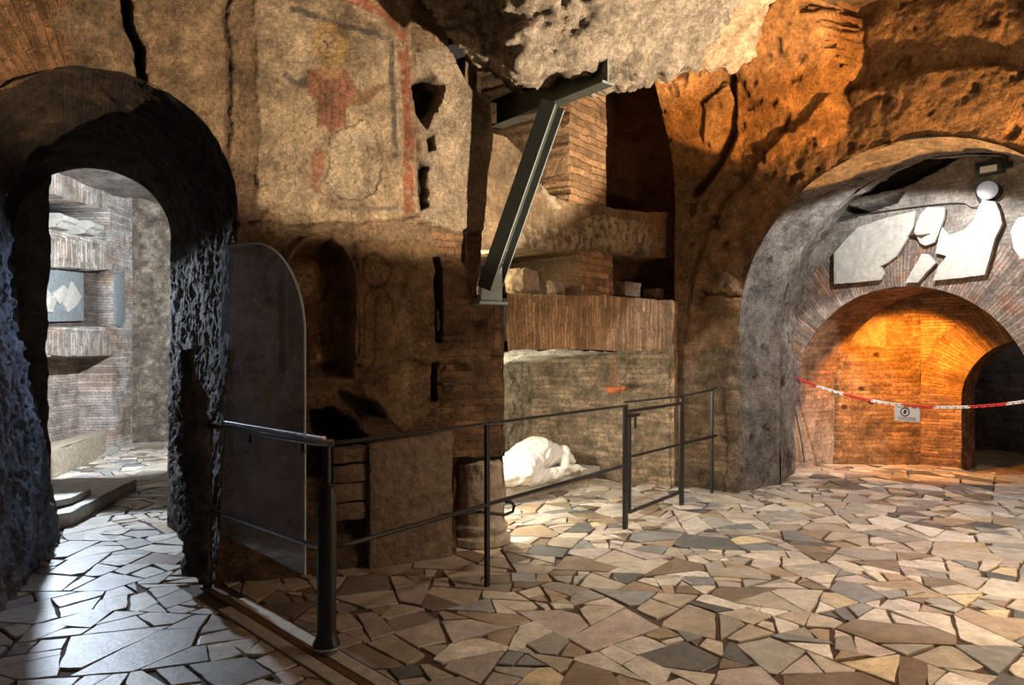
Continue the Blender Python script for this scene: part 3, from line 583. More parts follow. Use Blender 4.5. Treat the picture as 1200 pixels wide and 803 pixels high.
# ================================================================== FLOOR
def clip(poly, nx, ny, c):
    out = []
    for i in range(len(poly)):
        a, b = poly[i], poly[(i+1) % len(poly)]; da = nx*a[0]+ny*a[1]-c; db = nx*b[0]+ny*b[1]-c
        if da <= 0: out.append(a)
        if (da < 0 < db) or (db < 0 < da): t = da/(da-db); out.append((a[0]+(b[0]-a[0])*t, a[1]+(b[1]-a[1])*t))
    return out
def area(p): return .5*sum(a[0]*b[1]-b[0]*a[1] for a, b in zip(p, p[1:]+p[:1]))
def shrink(p, g):
    q = p
    for a, b in zip(p, p[1:]+p[:1]):
        ex, ey = b[0]-a[0], b[1]-a[1]; l = math.hypot(ex, ey)
        if l < 1e-6: continue
        nx, ny = ey/l, -ex/l; q = clip(q, nx, ny, nx*a[0]+ny*a[1]-g)
        if len(q) < 3: return []
    return q
def region(x, y):
    if not (2.3 < y < 12.6 and abs(x) < .78*y+1.3): return False
    if .8*x+.6*y > 8.68: return False
    b = (x-OB[0])*nB[0]+(y-OB[1])*nB[1]
    if b > 1.9 and x > -2.3-(y-5.5)*.2: return False
    if y > 12.3 or x < -6.7: return False
    return True
sites = []; cell = {}
def near(x, y, R):
    g = .35; k = int(R/g)+1; i, j = int(math.floor(x/g)), int(math.floor(y/g))
    for a in range(i-k, i+k+1):
        for b in range(j-k, j+k+1):
            for s in cell.get((a, b), ()): yield s
for tier, tries in ((.52, 3000), (.36, 6000)):
    for _ in range(tries):
        x, y = rnd.uniform(-7, 8), rnd.uniform(2.3, 12.6)
        if not region(x, y): continue
        r = tier*rnd.uniform(.8, 1.2)
        if any(math.hypot(s[0]-x, (s[1]-y)*1.2) < (s[2]+r)*.72 for s in near(x, y, 1.2)): continue
        s = (x, y, r); sites.append(s); cell.setdefault((int(math.floor(x/.35)), int(math.floor(y/.35))), []).append(s)
def split(p, tgt, depth=0):
    A_ = abs(area(p))
    if A_ < tgt or depth > 7: return [p]
    cx = sum(v[0] for v in p)/len(p); cy = sum(v[1] for v in p)/len(p)
    sxx = sum((v[0]-cx)**2 for v in p); syy = sum((v[1]-cy)**2 for v in p); sxy = sum((v[0]-cx)*(v[1]-cy) for v in p)
    th = .5*math.atan2(2*sxy, sxx-syy)+rnd.gauss(0, .42); nx, ny = math.cos(th), math.sin(th)
    ext = [nx*v[0]+ny*v[1] for v in p]; c = min(ext)+(max(ext)-min(ext))*rnd.uniform(.27, .73)
    out = []
    for q in (clip(p, nx, ny, c), clip(p, -nx, -ny, -c)):
        if len(q) > 2: out += split(q, math.exp(rnd.uniform(math.log(.014), math.log(.20))), depth+1)
    return out
KERB0, KERB1 = Vector((-2.02, 4.70)), Vector((-.55, 3.17)); KD = (KERB1-KERB0).normalized(); KN = Vector((KD.y, -KD.x))
stones = []
for s in sites:
    x, y, r = s; p = [(x-1.5, y-1.5), (x+1.5, y-1.5), (x+1.5, y+1.5), (x-1.5, y+1.5)]
    for t in near(x, y, 2.2):
        if t is s: continue
        dx, dy = t[0]-x, t[1]-y; d = math.hypot(dx, dy)
        if d > 2.6: continue
        nx, ny = dx/d, dy/d; off = (d*d+r*r-t[2]**2)/(2*d)
        p = clip(p, nx, ny, nx*x+ny*y+off)
        if len(p) < 3: break
    if len(p) < 3: continue
    parts = split(p, .05)
    stones += [q for q in parts if len(q) > 2]
fv, ff, fc, fm = [], [], [], []
PAL = [((.54, .48, .39), 24), ((.44, .38, .30), 18), ((.62, .57, .49), 12), ((.35, .33, .29), 14), ((.34, .26, .18), 10), ((.12, .125, .12), 8), ((.20, .155, .11), 11), ((.47, .40, .36), 10), ((.25, .255, .25), 8), ((.58, .47, .30), 4)]
pal = [c for c, w in PAL for _ in range(w)]
for p in stones:
    p = shrink(p, rnd.uniform(.003, .010))
    if len(p) > 2 and rnd.random() < .5:   # a chipped corner
        k_ = rnd.randrange(len(p)); v_ = p[k_]; cx = sum(v[0] for v in p)/len(p); cy = sum(v[1] for v in p)/len(p); l_ = math.hypot(v_[0]-cx, v_[1]-cy)+1e-6; nx, ny = (v_[0]-cx)/l_, (v_[1]-cy)/l_
        p = clip(p, nx, ny, nx*v_[0]+ny*v_[1]-rnd.uniform(.1, .35)*l_)
    if not p or abs(area(p)) < .0012: continue
    if rnd.random() < .9: p = [(x+rnd.uniform(-.012, .012), y+rnd.uniform(-.012, .012)) for x, y in p]
    # merge very close corners
    q = []
    for v in p:
        if not q or math.hypot(v[0]-q[-1][0], v[1]-q[-1][1]) > .03: q.append(v)
    if len(q) > 2 and math.hypot(q[0][0]-q[-1][0], q[0][1]-q[-1][1]) < .03: q.pop()
    p = q
    if len(p) < 3: continue
    q = []
    for a, b in zip(p, p[1:]+p[:1]):   # slightly wavering broken edges
        l = math.hypot(b[0]-a[0], b[1]-a[1]); q.append(a); k_ = int(l/.09)
        for i in range(1, k_+1):
            t = i/(k_+1); w_ = rnd.uniform(-.0055, .004); q.append((a[0]+(b[0]-a[0])*t-(b[1]-a[1])/l*w_, a[1]+(b[1]-a[1])*t+(b[0]-a[0])/l*w_))
    p = q
    cx = sum(v[0] for v in p)/len(p); cy = sum(v[1] for v in p)/len(p)
    kd = (Vector((cx, cy))-KERB0).dot(KN); al = (Vector((cx, cy))-KERB0).dot(KD)
    if -.13 < kd < .13 and -.1 < al < 3: 
        # cut along the channel strips
        sgn = 1 if kd > 0 else -1; n_ = KN*(-sgn); p = clip(p, n_.x, n_.y, n_.dot(KERB0)-.12)
        if len(p) < 3: continue
    elif abs(kd) < .5 and -.1 < al < 3:
        sgn = 1 if kd > 0 else -1; n_ = KN*(-sgn); p = clip(p, n_.x, n_.y, n_.dot(KERB0)-.12)
        if len(p) < 3: continue
    col = np.array(rnd.choice(pal))*rnd.uniform(.8, 1.15)
    if cx < -1.2 and kd > 0: col = col*.6+np.array([.42, .40, .36])*.4       # greyer slabs in the passage
    tx, ty, dz = rnd.uniform(-.006, .006), rnd.uniform(-.006, .006), rnd.uniform(-.003, .003)
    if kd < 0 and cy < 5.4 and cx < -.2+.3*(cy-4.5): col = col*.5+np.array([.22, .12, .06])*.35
    rings = [(-.03, 1., 0), (-.004, 1., 0), (.0, 1-.006/max(.05, math.sqrt(abs(area(p)))), 0)]
    b0 = len(fv); n = len(p)
    for z, k, _ in rings:
        for x, y in p:
            X, Y = cx+(x-cx)*k, cy+(y-cy)*k; fv.append((X, Y, z+dz+tx*(X-cx)+ty*(Y-cy))); fc.append(col)
    for k in range(2):
        for i in range(n): ff.append((b0+k*n+i, b0+k*n+(i+1) % n, b0+(k+1)*n+(i+1) % n, b0+(k+1)*n+i)); fm.append(0)
    ff.append(tuple(b0+2*n+i for i in range(n))); fm.append(0)
b0 = len(fv); fv += [(-9, -1.5, -.010), (9, -1.5, -.010), (3.32, 10.03-0.0, -.010), (-9, 13, -.010)]; 
# grout bed stops at the paving edge (line .8x+.6y = 8.70)
e0 = (9.0, (8.70-.8*9)/.6); e1 = (1.2, (8.70-.8*1.2)/.6)
fv[b0:b0+4] = []
gb = [(-9, -1.5), (9, -1.5), e0, e1, (1.2, 13), (-9, 13)]
for x, y in gb: fv.append((x, y, -.014)); fc.append(np.array([.1, .06, .04]))
ff.append(tuple(range(b0, b0+6))); fm.append(1)
# front riser of the paving edge
b1 = len(fv); fv += [(e0[0], e0[1], -.009), (e1[0], e1[1], -.009), (e1[0], e1[1], -.2), (e0[0], e0[1], -.2)]; fc += [np.array([.3, .22, .15])]*4; ff.append((b1, b1+1, b1+2, b1+3)); fm.append(1)
me = bpy.data.meshes.new('floor'); me.from_pydata(fv, [], ff); me.materials.append(M_stone); me.materials.append(M_grout)
me.polygons.foreach_set('material_index', fm); setattrs(me, np.array(fc), 0.)
o = bpy.data.objects.new('floor', me); C.objects.link(o); struct(o)
struct(patchq('floor_far', (3.0, 9.0, -.10), (9.5, .6+.0, -.10), (11, 12, -.14), (3.0, 13, -.12), .07, (.36, .22, .11), M_earth, .05, 1.4, 190))
# ------------------------------------------------------------------ helpers for things
def link_bm(name, bm, mat, parent=None, smooth=False, ang=40):
    bmesh.ops.recalc_face_normals(bm, faces=bm.faces)
    me = bpy.data.meshes.new(name); bm.to_mesh(me); bm.free(); me.materials.append(mat)
    if smooth: me.polygons.foreach_set('use_smooth', np.full(len(me.polygons), True)); me.set_sharp_from_angle(angle=math.radians(ang))
    o = bpy.data.objects.new(name, me); C.objects.link(o)
    if parent: o.parent = parent; o.matrix_parent_inverse = Matrix.Translation(-Vector(parent.location)) if parent.type == 'EMPTY' else Matrix()
    return o
def thing(name, label, cat, loc=(0, 0, 0), group=None):
    o = bpy.data.objects.new(name, None); C.objects.link(o); o.location = loc; o.empty_display_size = .1; return tag(o, label, cat, group)
def tag(o, label, cat, group=None):
    o['label'] = label; o['category'] = cat
    if group: o['group'] = group
    return o
def tube(bm, pts, r, seg=12, cap=True, closed=False, flat=1.):
    pts = [Vector(p) for p in pts]; n = len(pts); rings = []; up = Vector((0, 0, 1)); prev = None
    for i, p in enumerate(pts):
        a = pts[(i-1) % n] if (i > 0 or closed) else p; b = pts[(i+1) % n] if (i < n-1 or closed) else p
        t = (b-a).normalized(); ref = up if abs(t.z) < .95 else Vector((0, 1, 0))
        x = t.cross(ref).normalized() if prev is None else (prev-t*prev.dot(t)).normalized(); prev = x; y = t.cross(x)
        rr = r[i] if isinstance(r, (list, tuple)) else r
        rings.append([bm.verts.new(p+x*math.cos(2*math.pi*k/seg)*rr+y*math.sin(2*math.pi*k/seg)*rr*flat) for k in range(seg)])
    m = n if closed else n-1
    for i in range(m):
        A_, B_ = rings[i], rings[(i+1) % n]
        for k in range(seg): bm.faces.new((A_[k], A_[(k+1) % seg], B_[(k+1) % seg], B_[k]))
    if cap and not closed: bm.faces.new(rings[0]); bm.faces.new(rings[-1])
def obox(bm, c, ax, ay, az, bev=0.):
    """box with half-axes vectors"""
    c, ax, ay, az = map(Vector, (c, ax, ay, az)); v = [bm.verts.new(c+ax*i+ay*j+az*k) for i in (-1, 1) for j in (-1, 1) for k in (-1, 1)]
    fs = [bm.faces.new([v[i] for i in q]) for q in ((0, 1, 3, 2), (4, 6, 7, 5), (0, 4, 5, 1), (2, 3, 7, 6), (0, 2, 6, 4), (1, 5, 7, 3))]
    if bev: bmesh.ops.bevel(bm, geom=list({e for f in fs for e in f.edges}), offset=bev, segments=2, affect='EDGES', profile=.6)
def lathe(bm, c, prof_, seg=40, ang=2*math.pi):
    rings = [[bm.verts.new((c[0]+r*math.cos(2*math.pi*k/seg), c[1]+r*math.sin(2*math.pi*k/seg), c[2]+z)) for k in range(seg)] for r, z in prof_]
    for a, b in zip(rings[:-1], rings[1:]):
        for k in range(seg): bm.faces.new((a[k], a[(k+1) % seg], b[(k+1) % seg], b[k]))
    bm.faces.new(rings[0][::-1]); bm.faces.new(rings[-1])
def roughen(bm, amp, nsc, seed, cuts=0, sub=0):
    if sub: bmesh.ops.triangulate(bm, faces=bm.faces); bmesh.ops.subdivide_edges(bm, edges=bm.edges, cuts=sub, use_grid_fill=True)
    bm.normal_update(); co = np.array([v.co for v in bm.verts]); d = fbm(co, nsc, 4, .55, seed)*amp
    for v, k in zip(bm.verts, d): v.co += v.normal*k
def rock(name, c, size, seed, mat, label=None, cat='stone', rot=0., group=None, amp=.18, parent=None, flat=False):
    bm = bmesh.new(); bmesh.ops.create_cube(bm, size=1.)
    bmesh.ops.subdivide_edges(bm, edges=bm.edges, cuts=9, use_grid_fill=True)
    rr = random.Random(seed)
    for v in bm.verts:
        n_ = v.co.normalized()*.62; v.co = v.co.lerp(n_, .0 if flat else .45)
    co = np.array([v.co for v in bm.verts]); d = fbm(co, 1.7, 4, .6, seed)*amp
    bm.normal_update()
    for v, k in zip(bm.verts, d): v.co += v.normal*k
    mx = Matrix.Translation(c) @ Matrix.Rotation(rot, 4, 'Z') @ Matrix.Diagonal((*size, 1)); bm.transform(mx)
    o = link_bm(name, bm, mat, parent, True, 50)
    if label: tag(o, label, cat, group)
    return o
def slab(name, pts, down, mat, parent=None, bev=.008, amp=.006, seed=0, sub=0):
    """extruded polygon: pts (3D, top/front face), extruded by vector down"""
    bm = bmesh.new(); a = [bm.verts.new(p) for p in pts]; b = [bm.verts.new(Vector(p)+Vector(down)) for p in pts]; n = len(a)
    bm.faces.new(a); bm.faces.new(b[::-1])
    for i in range(n): bm.faces.new((a[i], b[i], b[(i+1) % n], a[(i+1) % n]))
    if bev: bmesh.ops.bevel(bm, geom=list(bm.edges), offset=bev, segments=2, affect='EDGES', profile=.6)
    if sub:
        bmesh.ops.triangulate(bm, faces=bm.faces)
        for _ in range(sub): bmesh.ops.subdivide_edges(bm, edges=[e for e in bm.edges if e.calc_length() > .05], cuts=1)
        roughen(bm, amp, 6., seed)
    return link_bm(name, bm, mat, parent, True, 45)
# ================================================================== RAILINGS
pc, p1, p2, p3, p4 = Vector((-.93, 3.64, 0)), Vector((-.16, 4.66, 0)), Vector((.96, 6.15, 0)), Vector((1.66, 7.10, 0)), Vector((2.12, 7.69, 0))
pl = Vector((-1.93, 4.60, 0)); RZ, LZ = 1.045, .515
def at(p, z): return Vector((p.x, p.y, z))
dl = (pc-pl).normalized(); dr_ = (p1-pc).normalized()
r1 = thing('railing', 'short black railing with clear glass shield between passage and fresco wall', 'railing', tuple(pc))
def corner(z, st=.16):
    pts = [at(pl, z)]
    a = at(pc, z)-dl*st; b = at(pc, z)+dr_*st
    for i in range(9):
        t = i/8; pts.append(a*(1-t)**2+2*at(pc, z)*t*(1-t)+b*t*t)
    return pts
bm = bmesh.new(); tube(bm, corner(RZ)[:7], .017, 14); link_bm('top_rail', bm, M_rail, r1, True)
bm = bmesh.new(); tube(bm, [at(pl, RZ+.012)+Vector((.10, .03, 0)), at(pc, RZ+.012)-dl*.14+Vector((.05, .05, 0))], .012, 12); link_bm('glass_clamp_rail', bm, M_rail, r1, True)
bm = bmesh.new(); tube(bm, corner(LZ)[:7], .014, 14); link_bm('lower_rail', bm, M_rail, r1, True)
bm = bmesh.new(); obox(bm, at(pl, RZ/2+.02), (.022, 0, 0), (0, .022, 0), (0, 0, RZ/2+.01), .004); link_bm('post', bm, M_blk, r1)
for f_ in (.42, .84):
    q = pl.lerp(pc, f_); bm = bmesh.new(); tube(bm, [at(q, RZ-.01), at(q, RZ-.065)], .012, 10); tube(bm, [at(q, RZ-.055)-dl*.02, at(q, RZ-.055)+dl*.02], .011, 8); link_bm('bracket', bm, M_blk, r1, True)
bm = bmesh.new(); lathe(bm, (pc.x, pc.y, 0), [(.02, -.04), (.02, .03), (.055, .03), (.068, .035), (.066, .055), (.052, .085), (.048, .12), (.046, .78), (.046, .82), (.038, .845), (.024, .855)], 28); link_bm('post_sleeve', bm, M_blk, r1, True)
bm = bmesh.new(); lathe(bm, (pc.x, pc.y, .0), [(.066, .028), (.071, .030), (.071, .038), (.066, .040)], 28); o = link_bm('base_ring', bm, M_galv, r1, True); o['label'] = 'bright metal ring around the foot'
bm = bmesh.new(); tube(bm, [at(pc, .84), at(pc, RZ-.01)], .022, 14); link_bm('post', bm, M_blk, r1, True)
# glass panel beside the short railing
g0 = Vector((-1.80, 4.48)); g1_ = Vector((-1.08, 3.785)); gd = (g1_-g0).normalized(); gl_ = (g1_-g0).length
bm = bmesh.new(); outl = [(0, .39), (gl_, .345)]
outl += [(gl_, 1.60)]
for i in range(1, 17):
    a = i/16*math.pi/2; outl.append((gl_-.62+.62*math.cos(a), 1.60+.535*math.sin(a)))
outl += [(.0, 2.155)]
gn = Vector((gd.y, -gd.x, 0))
fr_ = [Vector((g0.x+gd.x*s, g0.y+gd.y*s, z)) for s, z in outl]
a = [bm.verts.new(p-gn*.006) for p in fr_]; b = [bm.verts.new(p+gn*.006) for p in fr_]
bm.faces.new(a); bm.faces.new(b[::-1]); nn_ = len(a)
go = link_bm('glass_shield', bm, M_glass, r1); go['label'] = 'clear glass sheet with rounded upper corner'
bm = bmesh.new(); tube(bm, [p for p in fr_[1:]], .0055, 6)
ed = link_bm('polished_edge', bm, M_gedge, go, True)
r2 = thing('railing', 'long thin black railing crossing in front of the lit recess', 'railing', tuple(p1))
bm = bmesh.new(); tube(bm, corner(RZ)[6:]+[at(p1, RZ), at(p2, RZ)], .015, 12, flat=.7); link_bm('top_rail', bm, M_blk, r2, True)
bm = bmesh.new(); tube(bm, corner(LZ)[6:]+[at(p1, LZ+.01), at(p2, LZ+.025)], .014, 12); link_bm('lower_rail', bm, M_blk, r2, True)
perp = Vector((dr_.y, -dr_.x, 0))
for p, w_, h_ in ((p1, .017, RZ), (p2, .030, RZ+.01)):
    bm = bmesh.new(); obox(bm, at(p, h_/2), dr_*w_, perp*.012, (0, 0, h_/2), .003); link_bm('post', bm, M_blk, r2)
bm = bmesh.new(); hk = [at(p1, .50)+dr_*-.30+perp*-.10, at(p1, .47)+perp*-.06, at(p1, .415)+dr_*.22+perp*-.03, at(p1, .43)+dr_*.275, at(p1, .47)+dr_*.29, at(p1, .50)+dr_*.25, at(p1, .51)+dr_*.2]
tube(bm, hk, .011, 10); link_bm('hook', bm, M_blk, r2, True)
gt = thing('gate', 'low black metal gate closing the gap in the railing', 'gate', tuple(p3))
ga, gb_ = p2+dr_*.075, p3-dr_*.04
bm = bmesh.new(); zt, zb = RZ-.05, .13
for (a, b) in ((at(ga, zt), at(gb_, zt)), (at(ga, zb), at(gb_, zb)), (at(ga, zb), at(ga, zt)), (at(gb_, zb), at(gb_, zt))): 
    d_ = (b-a).normalized(); m_ = (a+b)/2; side = perp; o2 = d_.cross(side).normalized(); obox(bm, m_, d_*((b-a).length/2+.012), side*.012, o2*.013, .002)
link_bm('frame', bm, M_blk, gt)
bm = bmesh.new(); obox(bm, at(ga.lerp(gb_, .5), .60), dr_*((gb_-ga).length/2), perp*.010, (0, 0, .010), .002); link_bm('middle_bar', bm, M_blk, gt)
bm = bmesh.new(); obox(bm, at(ga+dr_*.06, zt-.04), dr_*.10, perp*.02, (0, 0, .014), .003); tube(bm, [at(ga+dr_*.05, zt-.05)+perp*.03, at(ga+dr_*.05, zt-.15)+perp*.03], .012, 8); link_bm('latch', bm, M_blk, gt)
r3 = thing('railing', 'short black railing between gate and right-hand rock pier', 'railing', tuple(p4))
for a, z in ((p3, 1.05), (p4, 1.08)):
    w_ = .032 if a is p3 else .013
    bm = bmesh.new(); obox(bm, at(a, z/2), dr_*w_, perp*.014, (0, 0, z/2), .003); link_bm('post', bm, M_blk, r3)
bm = bmesh.new(); tube(bm, [at(p2, RZ+.03), at(p3, RZ+.02), at(p4, RZ+.05), at(p4+dr_*.12, RZ+.07)], .013, 10, flat=.7); link_bm('top_rail', bm, M_blk, r3, True)
bm = bmesh.new(); tube(bm, [at(p3, .60), at(p4, .60), at(p4+dr_*.12, .60)], .016, 10); link_bm('lower_rail', bm, M_blk, r3, True)
# channel and marble kerb strips under the short railing
def strip(name, off, w, z, t, mat, a0, a1):
    bm = bmesh.new(); m_ = KERB0+KD*((a0+a1)/2)+KN*off; obox(bm, (m_.x, m_.y, z-t/2), (KD.x*(a1-a0)/2, KD.y*(a1-a0)/2, 0), (KN.x*w/2, KN.y*w/2, 0), (0, 0, t/2), .003); return link_bm(name, bm, mat)
M_chan = simple('rusty_channel', (.16, .085, .04), .6, .3, nscale=30, var=.4)
tag(strip('floor_channel', 0., .045, .004, .03, M_chan, .05, 2.35), 'narrow rusty channel in the floor below the glass shield', 'floor channel')
tag(strip('kerb_strip', .068, .075, .006, .04, M_marble, .55, 2.35), 'long pale marble strip on the fresco side of the rusty channel', 'kerb')
tag(strip('kerb_strip', -.068, .075, .004, .04, M_marble, .45, 2.35), 'long pale marble strip on the passage side of the rusty channel', 'kerb')
# ================================================================== COLUMN STUMP, marble panel, masonry
cc = Vector((-.25, 5.74, 0)); cs_ = thing('column_stump', 'short round stone column stump with moulded base at the pier', 'column', tuple(cc))
bm = bmesh.new(); lathe(bm, (cc.x, cc.y, 0), [(.19, .19), (.192, .25), (.19, .40), (.192, .55), (.188, .635), (.16, .655), (.02, .66)], 60); roughen(bm, .03, 6, 3, sub=1); link_bm('shaft', bm, M_lime, cs_, True)
bm = bmesh.new(); lathe(bm, (cc.x, cc.y, 0), [(.215, .0), (.235, .01), (.24, .035), (.235, .06), (.215, .07), (.205, .085), (.205, .10), (.217, .115), (.22, .135), (.215, .155), (.2, .165), (.195, .20)], 60); roughen(bm, .012, 8, 4); link_bm('moulded_base', bm, M_lime, cs_, True)
def onA3(px, py, off): # off: metres in front of wall A
    O = (OA[0]-nA[0]*off, OA[1]-nA[1]*off); s, z = onplane(px, py, O, dA); return Vector((O[0]+dA[0]*s, O[1]+dA[1]*s, z))
nA3 = Vector((nA[0], nA[1], 0))
M_panel = masonry('brown_veined_marble', rough=.55, bump=.25, fine=30, pits=.3, contrast=.7)
pan = slab('standing_slab', [onA3(433, 521, .14), onA3(531, 506, .14), onA3(531, 655, .14), onA3(433, 671, .14)], nA3*.06, M_brown, sub=4, amp=.012, seed=2)
tag(pan, 'upright brown stone panel leaning against wall beside column stump', 'panel')
for i, (ya, yb) in enumerate(((527, 545), (547, 566), (568, 590), (592, 612))):
    o = slab('stone_block', [onA3(391, ya, .10), onA3(430, ya-3, .10), onA3(430, yb-4, .10), onA3(391, yb, .10)], nA3*.22, M_brown, sub=3, amp=.02, seed=5+i)
    tag(o, ('topmost', 'second from top', 'third from top', 'lowest')[i]+' of the four stacked flat stones left of the stone panel', 'stone block', 'stacked stones beside the panel')
hullp = [onA3(215, 415, .12), onA3(222, 410, .20), onA3(238, 460, .2), onA3(214, 470, .08), onA3(246, 690, .22), onA3(218, 672, .10), onA3(246, 520, .2)]
hullp += [p+nA3*.25 for p in hullp]
struct(hullrock('trim_1', hullp, .02, .06, 5., (.10, .09, .085), M_rock2, 31))
# small tiles projecting from the slot in the pier
for k, (px, py) in enumerate(((523, 396), (523, 449))):
    a = onA3(px, py, .0); bm = bmesh.new(); obox(bm, a-nA3*.05, Vector((dA[0], dA[1], 0))*.085, nA3*.09, (0, 0, .011), .003); o = link_bm('wall_tile', bm, M_wood)
    tag(o, ('upper', 'lower')[k]+' thin dark tile jutting from the slot in the brick pier', 'tile', 'tiles jutting from the brick pier')
bm = bmesh.new(); a = onA3(512, 376, .03); lathe(bm, tuple(a-Vector((0, 0, .08))), [(.01, 0), (.022, .01), (.026, .06), (.018, .10), (.014, .12), (.02, .13), (.016, .16), (.005, .17)], 14)
tag(link_bm('figurine', bm, M_blk, None, True), 'small dark figure-like object standing on the upper wall tile', 'figurine')
# ================================================================== STEEL BRACKET
bA_, bB_ = Vector((-.12, 5.80, 3.40)), Vector((.64, 4.85, 3.40)); hb = .205
def ibeam(bm, a, b, h, w, up, tf=.014, tw=.009, cap=True):
    a, b, up = Vector(a), Vector(b), Vector(up); t = (b-a).normalized(); sd = t.cross(up).normalized(); up = sd.cross(t).normalized()
    for c, hw, hh in ((up*(h/2-tf/2), w/2, tf/2), (-up*(h/2-tf/2), w/2, tf/2), (Vector(), tw/2, h/2-tf)):
        obox(bm, (a+b)/2+c, t*((b-a).length/2), sd*hw, up*hh, .0)
    return t, sd, up
sb = thing('steel_bracket', 'grey green steel beam with slanting strut propping the rock overhang', 'steel beam', tuple(at(OB and Vector((-.1, 5.65, 0)), 1.9)))
bm = bmesh.new(); t_, sd_, up_ = ibeam(bm, bA_, bB_, hb, .11, (0, 0, 1)); link_bm('beam', bm, M_green, sb)
sA = Vector((-.175, 5.50, 1.98)); sB = Vector((.30, 5.25, 3.30))
bm = bmesh.new(); tq, sq, uq = ibeam(bm, sA, sB, .17, .115, (-.45, -.9, 0)); so_ = link_bm('strut', bm, M_green, sb)
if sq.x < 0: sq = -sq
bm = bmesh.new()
for q_ in (uq*.078, -uq*.078): obox(bm, (sA+sB)/2+q_+sq*.0585, tq*((sB-sA).length/2-.01), sq*.0015, uq*.0065)  # pale strips added as the light caught by the flange edges
o = link_bm('flange_glint', bm, M_galv, sb); o['label'] = 'pale strips for the light on the strut flange edges'
tS = (sB-sA).normalized(); sdS = tS.cross(Vector((.75, -.9, 0))).normalized(); upS = sdS.cross(tS).normalized()
bm = bmesh.new(); obox(bm, sA+tS*.05+Vector((0, 0, -.01)), dA and Vector((dA[0], dA[1], 0))*.09, nA3*.009, (0, 0, .14), .003); obox(bm, sA+Vector((0, 0, -.11)), Vector((dA[0], dA[1], 0))*.12, nA3*.09, (0, 0, .01), .002); link_bm('foot_plate', bm, M_galv, sb)
for k in range(4):
    c = sA+tS*(.22+.10*(k//2))+sdS*(.03 if k % 2 else -.03)-upS*.01; bm = bmesh.new(); tube(bm, [c-upS*.02, c+upS*.02], .009, 6); link_bm('bolt', bm, M_green, sb)
for k in range(2):
    c = sA+Vector((dA[0], dA[1], 0))*-.07+Vector((0, 0, .08-.14*k)); bm = bmesh.new(); tube(bm, [c, c-nA3*.03], .012, 6); link_bm('bolt', bm, M_galv, sb)
bm = bmesh.new(); c = bB_; # bare metal end edges of the cut beam
for off, hw, hh in ((Vector((0, 0, hb/2-.007)), .056, .008), (Vector((0, 0, -hb/2+.007)), .056, .008), (Vector(), .006, hb/2-.01)): obox(bm, c+t_*.003+off, t_*.003, sd_*hw, Vector((0, 0, hh)))
o = link_bm('cut_end', bm, M_galv, sb); o['label'] = 'pale cut end of the beam'
# ================================================================== STONES on the ledge above the recess
def rB(px, py_base, off, size, seed, mat, label, cat='stone', rot=.9, flat=False, amp=.18):
    s, z = B(px, py_base, off); c = W(OB, dB, nB, s, off, z+size[2]*.45); return rock('stone_fragment', tuple(c), size, seed, mat, label, cat, rot, None, amp, None, flat)
rB(612, 344, .30, (.24, .2, .22), 1, M_lime, 'rounded brown stone block on ledge in the lit small opening')
rB(651, 346, .28, (.15, .12, .12), 2, M_lime, 'small angular stone on ledge left of the short brick pillar', amp=.3)
rB(732, 347, .28, (.34, .2, .15), 3, M_brown, 'flat carved stone fragment on ledge right of the short brick pillar', flat=True, amp=.08)
rB(766, 352, .30, (.2, .16, .13), 4, M_brown, 'small dark stone at the right end of the ledge', flat=True)
# ================================================================== STATUE AND SLAB IN RECESS
u3 = Vector((dB[0], dB[1], 0)); v3 = Vector((nB[0], nB[1], 0)); o3 = Vector((OB[0], OB[1], 0))
def N(t, d, z): return o3+u3*t+v3*d+Vector((0, 0, z))
sl = slab('statue_plinth', [N(.25, .86, .165), N(2.86, .80, .165), N(2.82, 1.45, .165), N(.25, 1.6, .165)], (0, 0, -.085), M_marble, sub=2, amp=.004, seed=9, bev=.006)
tag(sl, 'low pale marble slab on floor carrying the reclining statue', 'plinth')
bs = slab('under_course', [N(.3, .92, .08), N(2.83, .86, .08), N(2.79, 1.4, .08), N(.3, 1.55, .08)], (0, 0, -.085), M_lime, sl, bev=.004)
def blob(name, caps, voxel, mat, fold=None, parent=None, smooth=4):
    bm = bmesh.new()
    for a, ra, b, rb in caps:
        a, b = Vector(a), Vector(b); n = max(2, int((b-a).length/(min(ra, rb)*.5))+1)
        for i in range(n+1):
            t = i/n; c = a.lerp(b, t); r = ra+(rb-ra)*t; bmesh.ops.create_icosphere(bm, subdivisions=2, radius=r, matrix=Matrix.Translation(c))
    me = bpy.data.meshes.new('t'); bm.to_mesh(me); bm.free(); o = bpy.data.objects.new('t', me); C.objects.link(o)
    m = o.modifiers.new('r', 'REMESH'); m.mode = 'VOXEL'; m.voxel_size = voxel; m2 = o.modifiers.new('s', 'SMOOTH'); m2.factor = .6; m2.iterations = smooth
    me2 = evalmesh(o); bpy.data.objects.remove(o); bpy.data.meshes.remove(me)
    if fold:
        n = len(me2.vertices); co = np.zeros(n*3, np.float32); me2.vertices.foreach_get('co', co); co = co.reshape(-1, 3).astype(float); no = np.zeros(n*3, np.float32); me2.vertices.foreach_get('normal', no); no = no.reshape(-1, 3)
        co = co+no*fold(co)[:, None]; me2.vertices.foreach_set('co', co.astype(np.float32).ravel())
    me2.polygons.foreach_set('use_smooth', np.full(len(me2.polygons), True)); me2.materials.clear(); me2.materials.append(mat); me2.name = name
    o = bpy.data.objects.new(name, me2); C.objects.link(o)
    if parent: o.parent = parent
    return o
def capN(a, ra, b, rb): return (N(a[0]+.25, a[1]-.17, a[2]), ra, N(b[0]+.25, b[1]-.17, b[2]), rb)
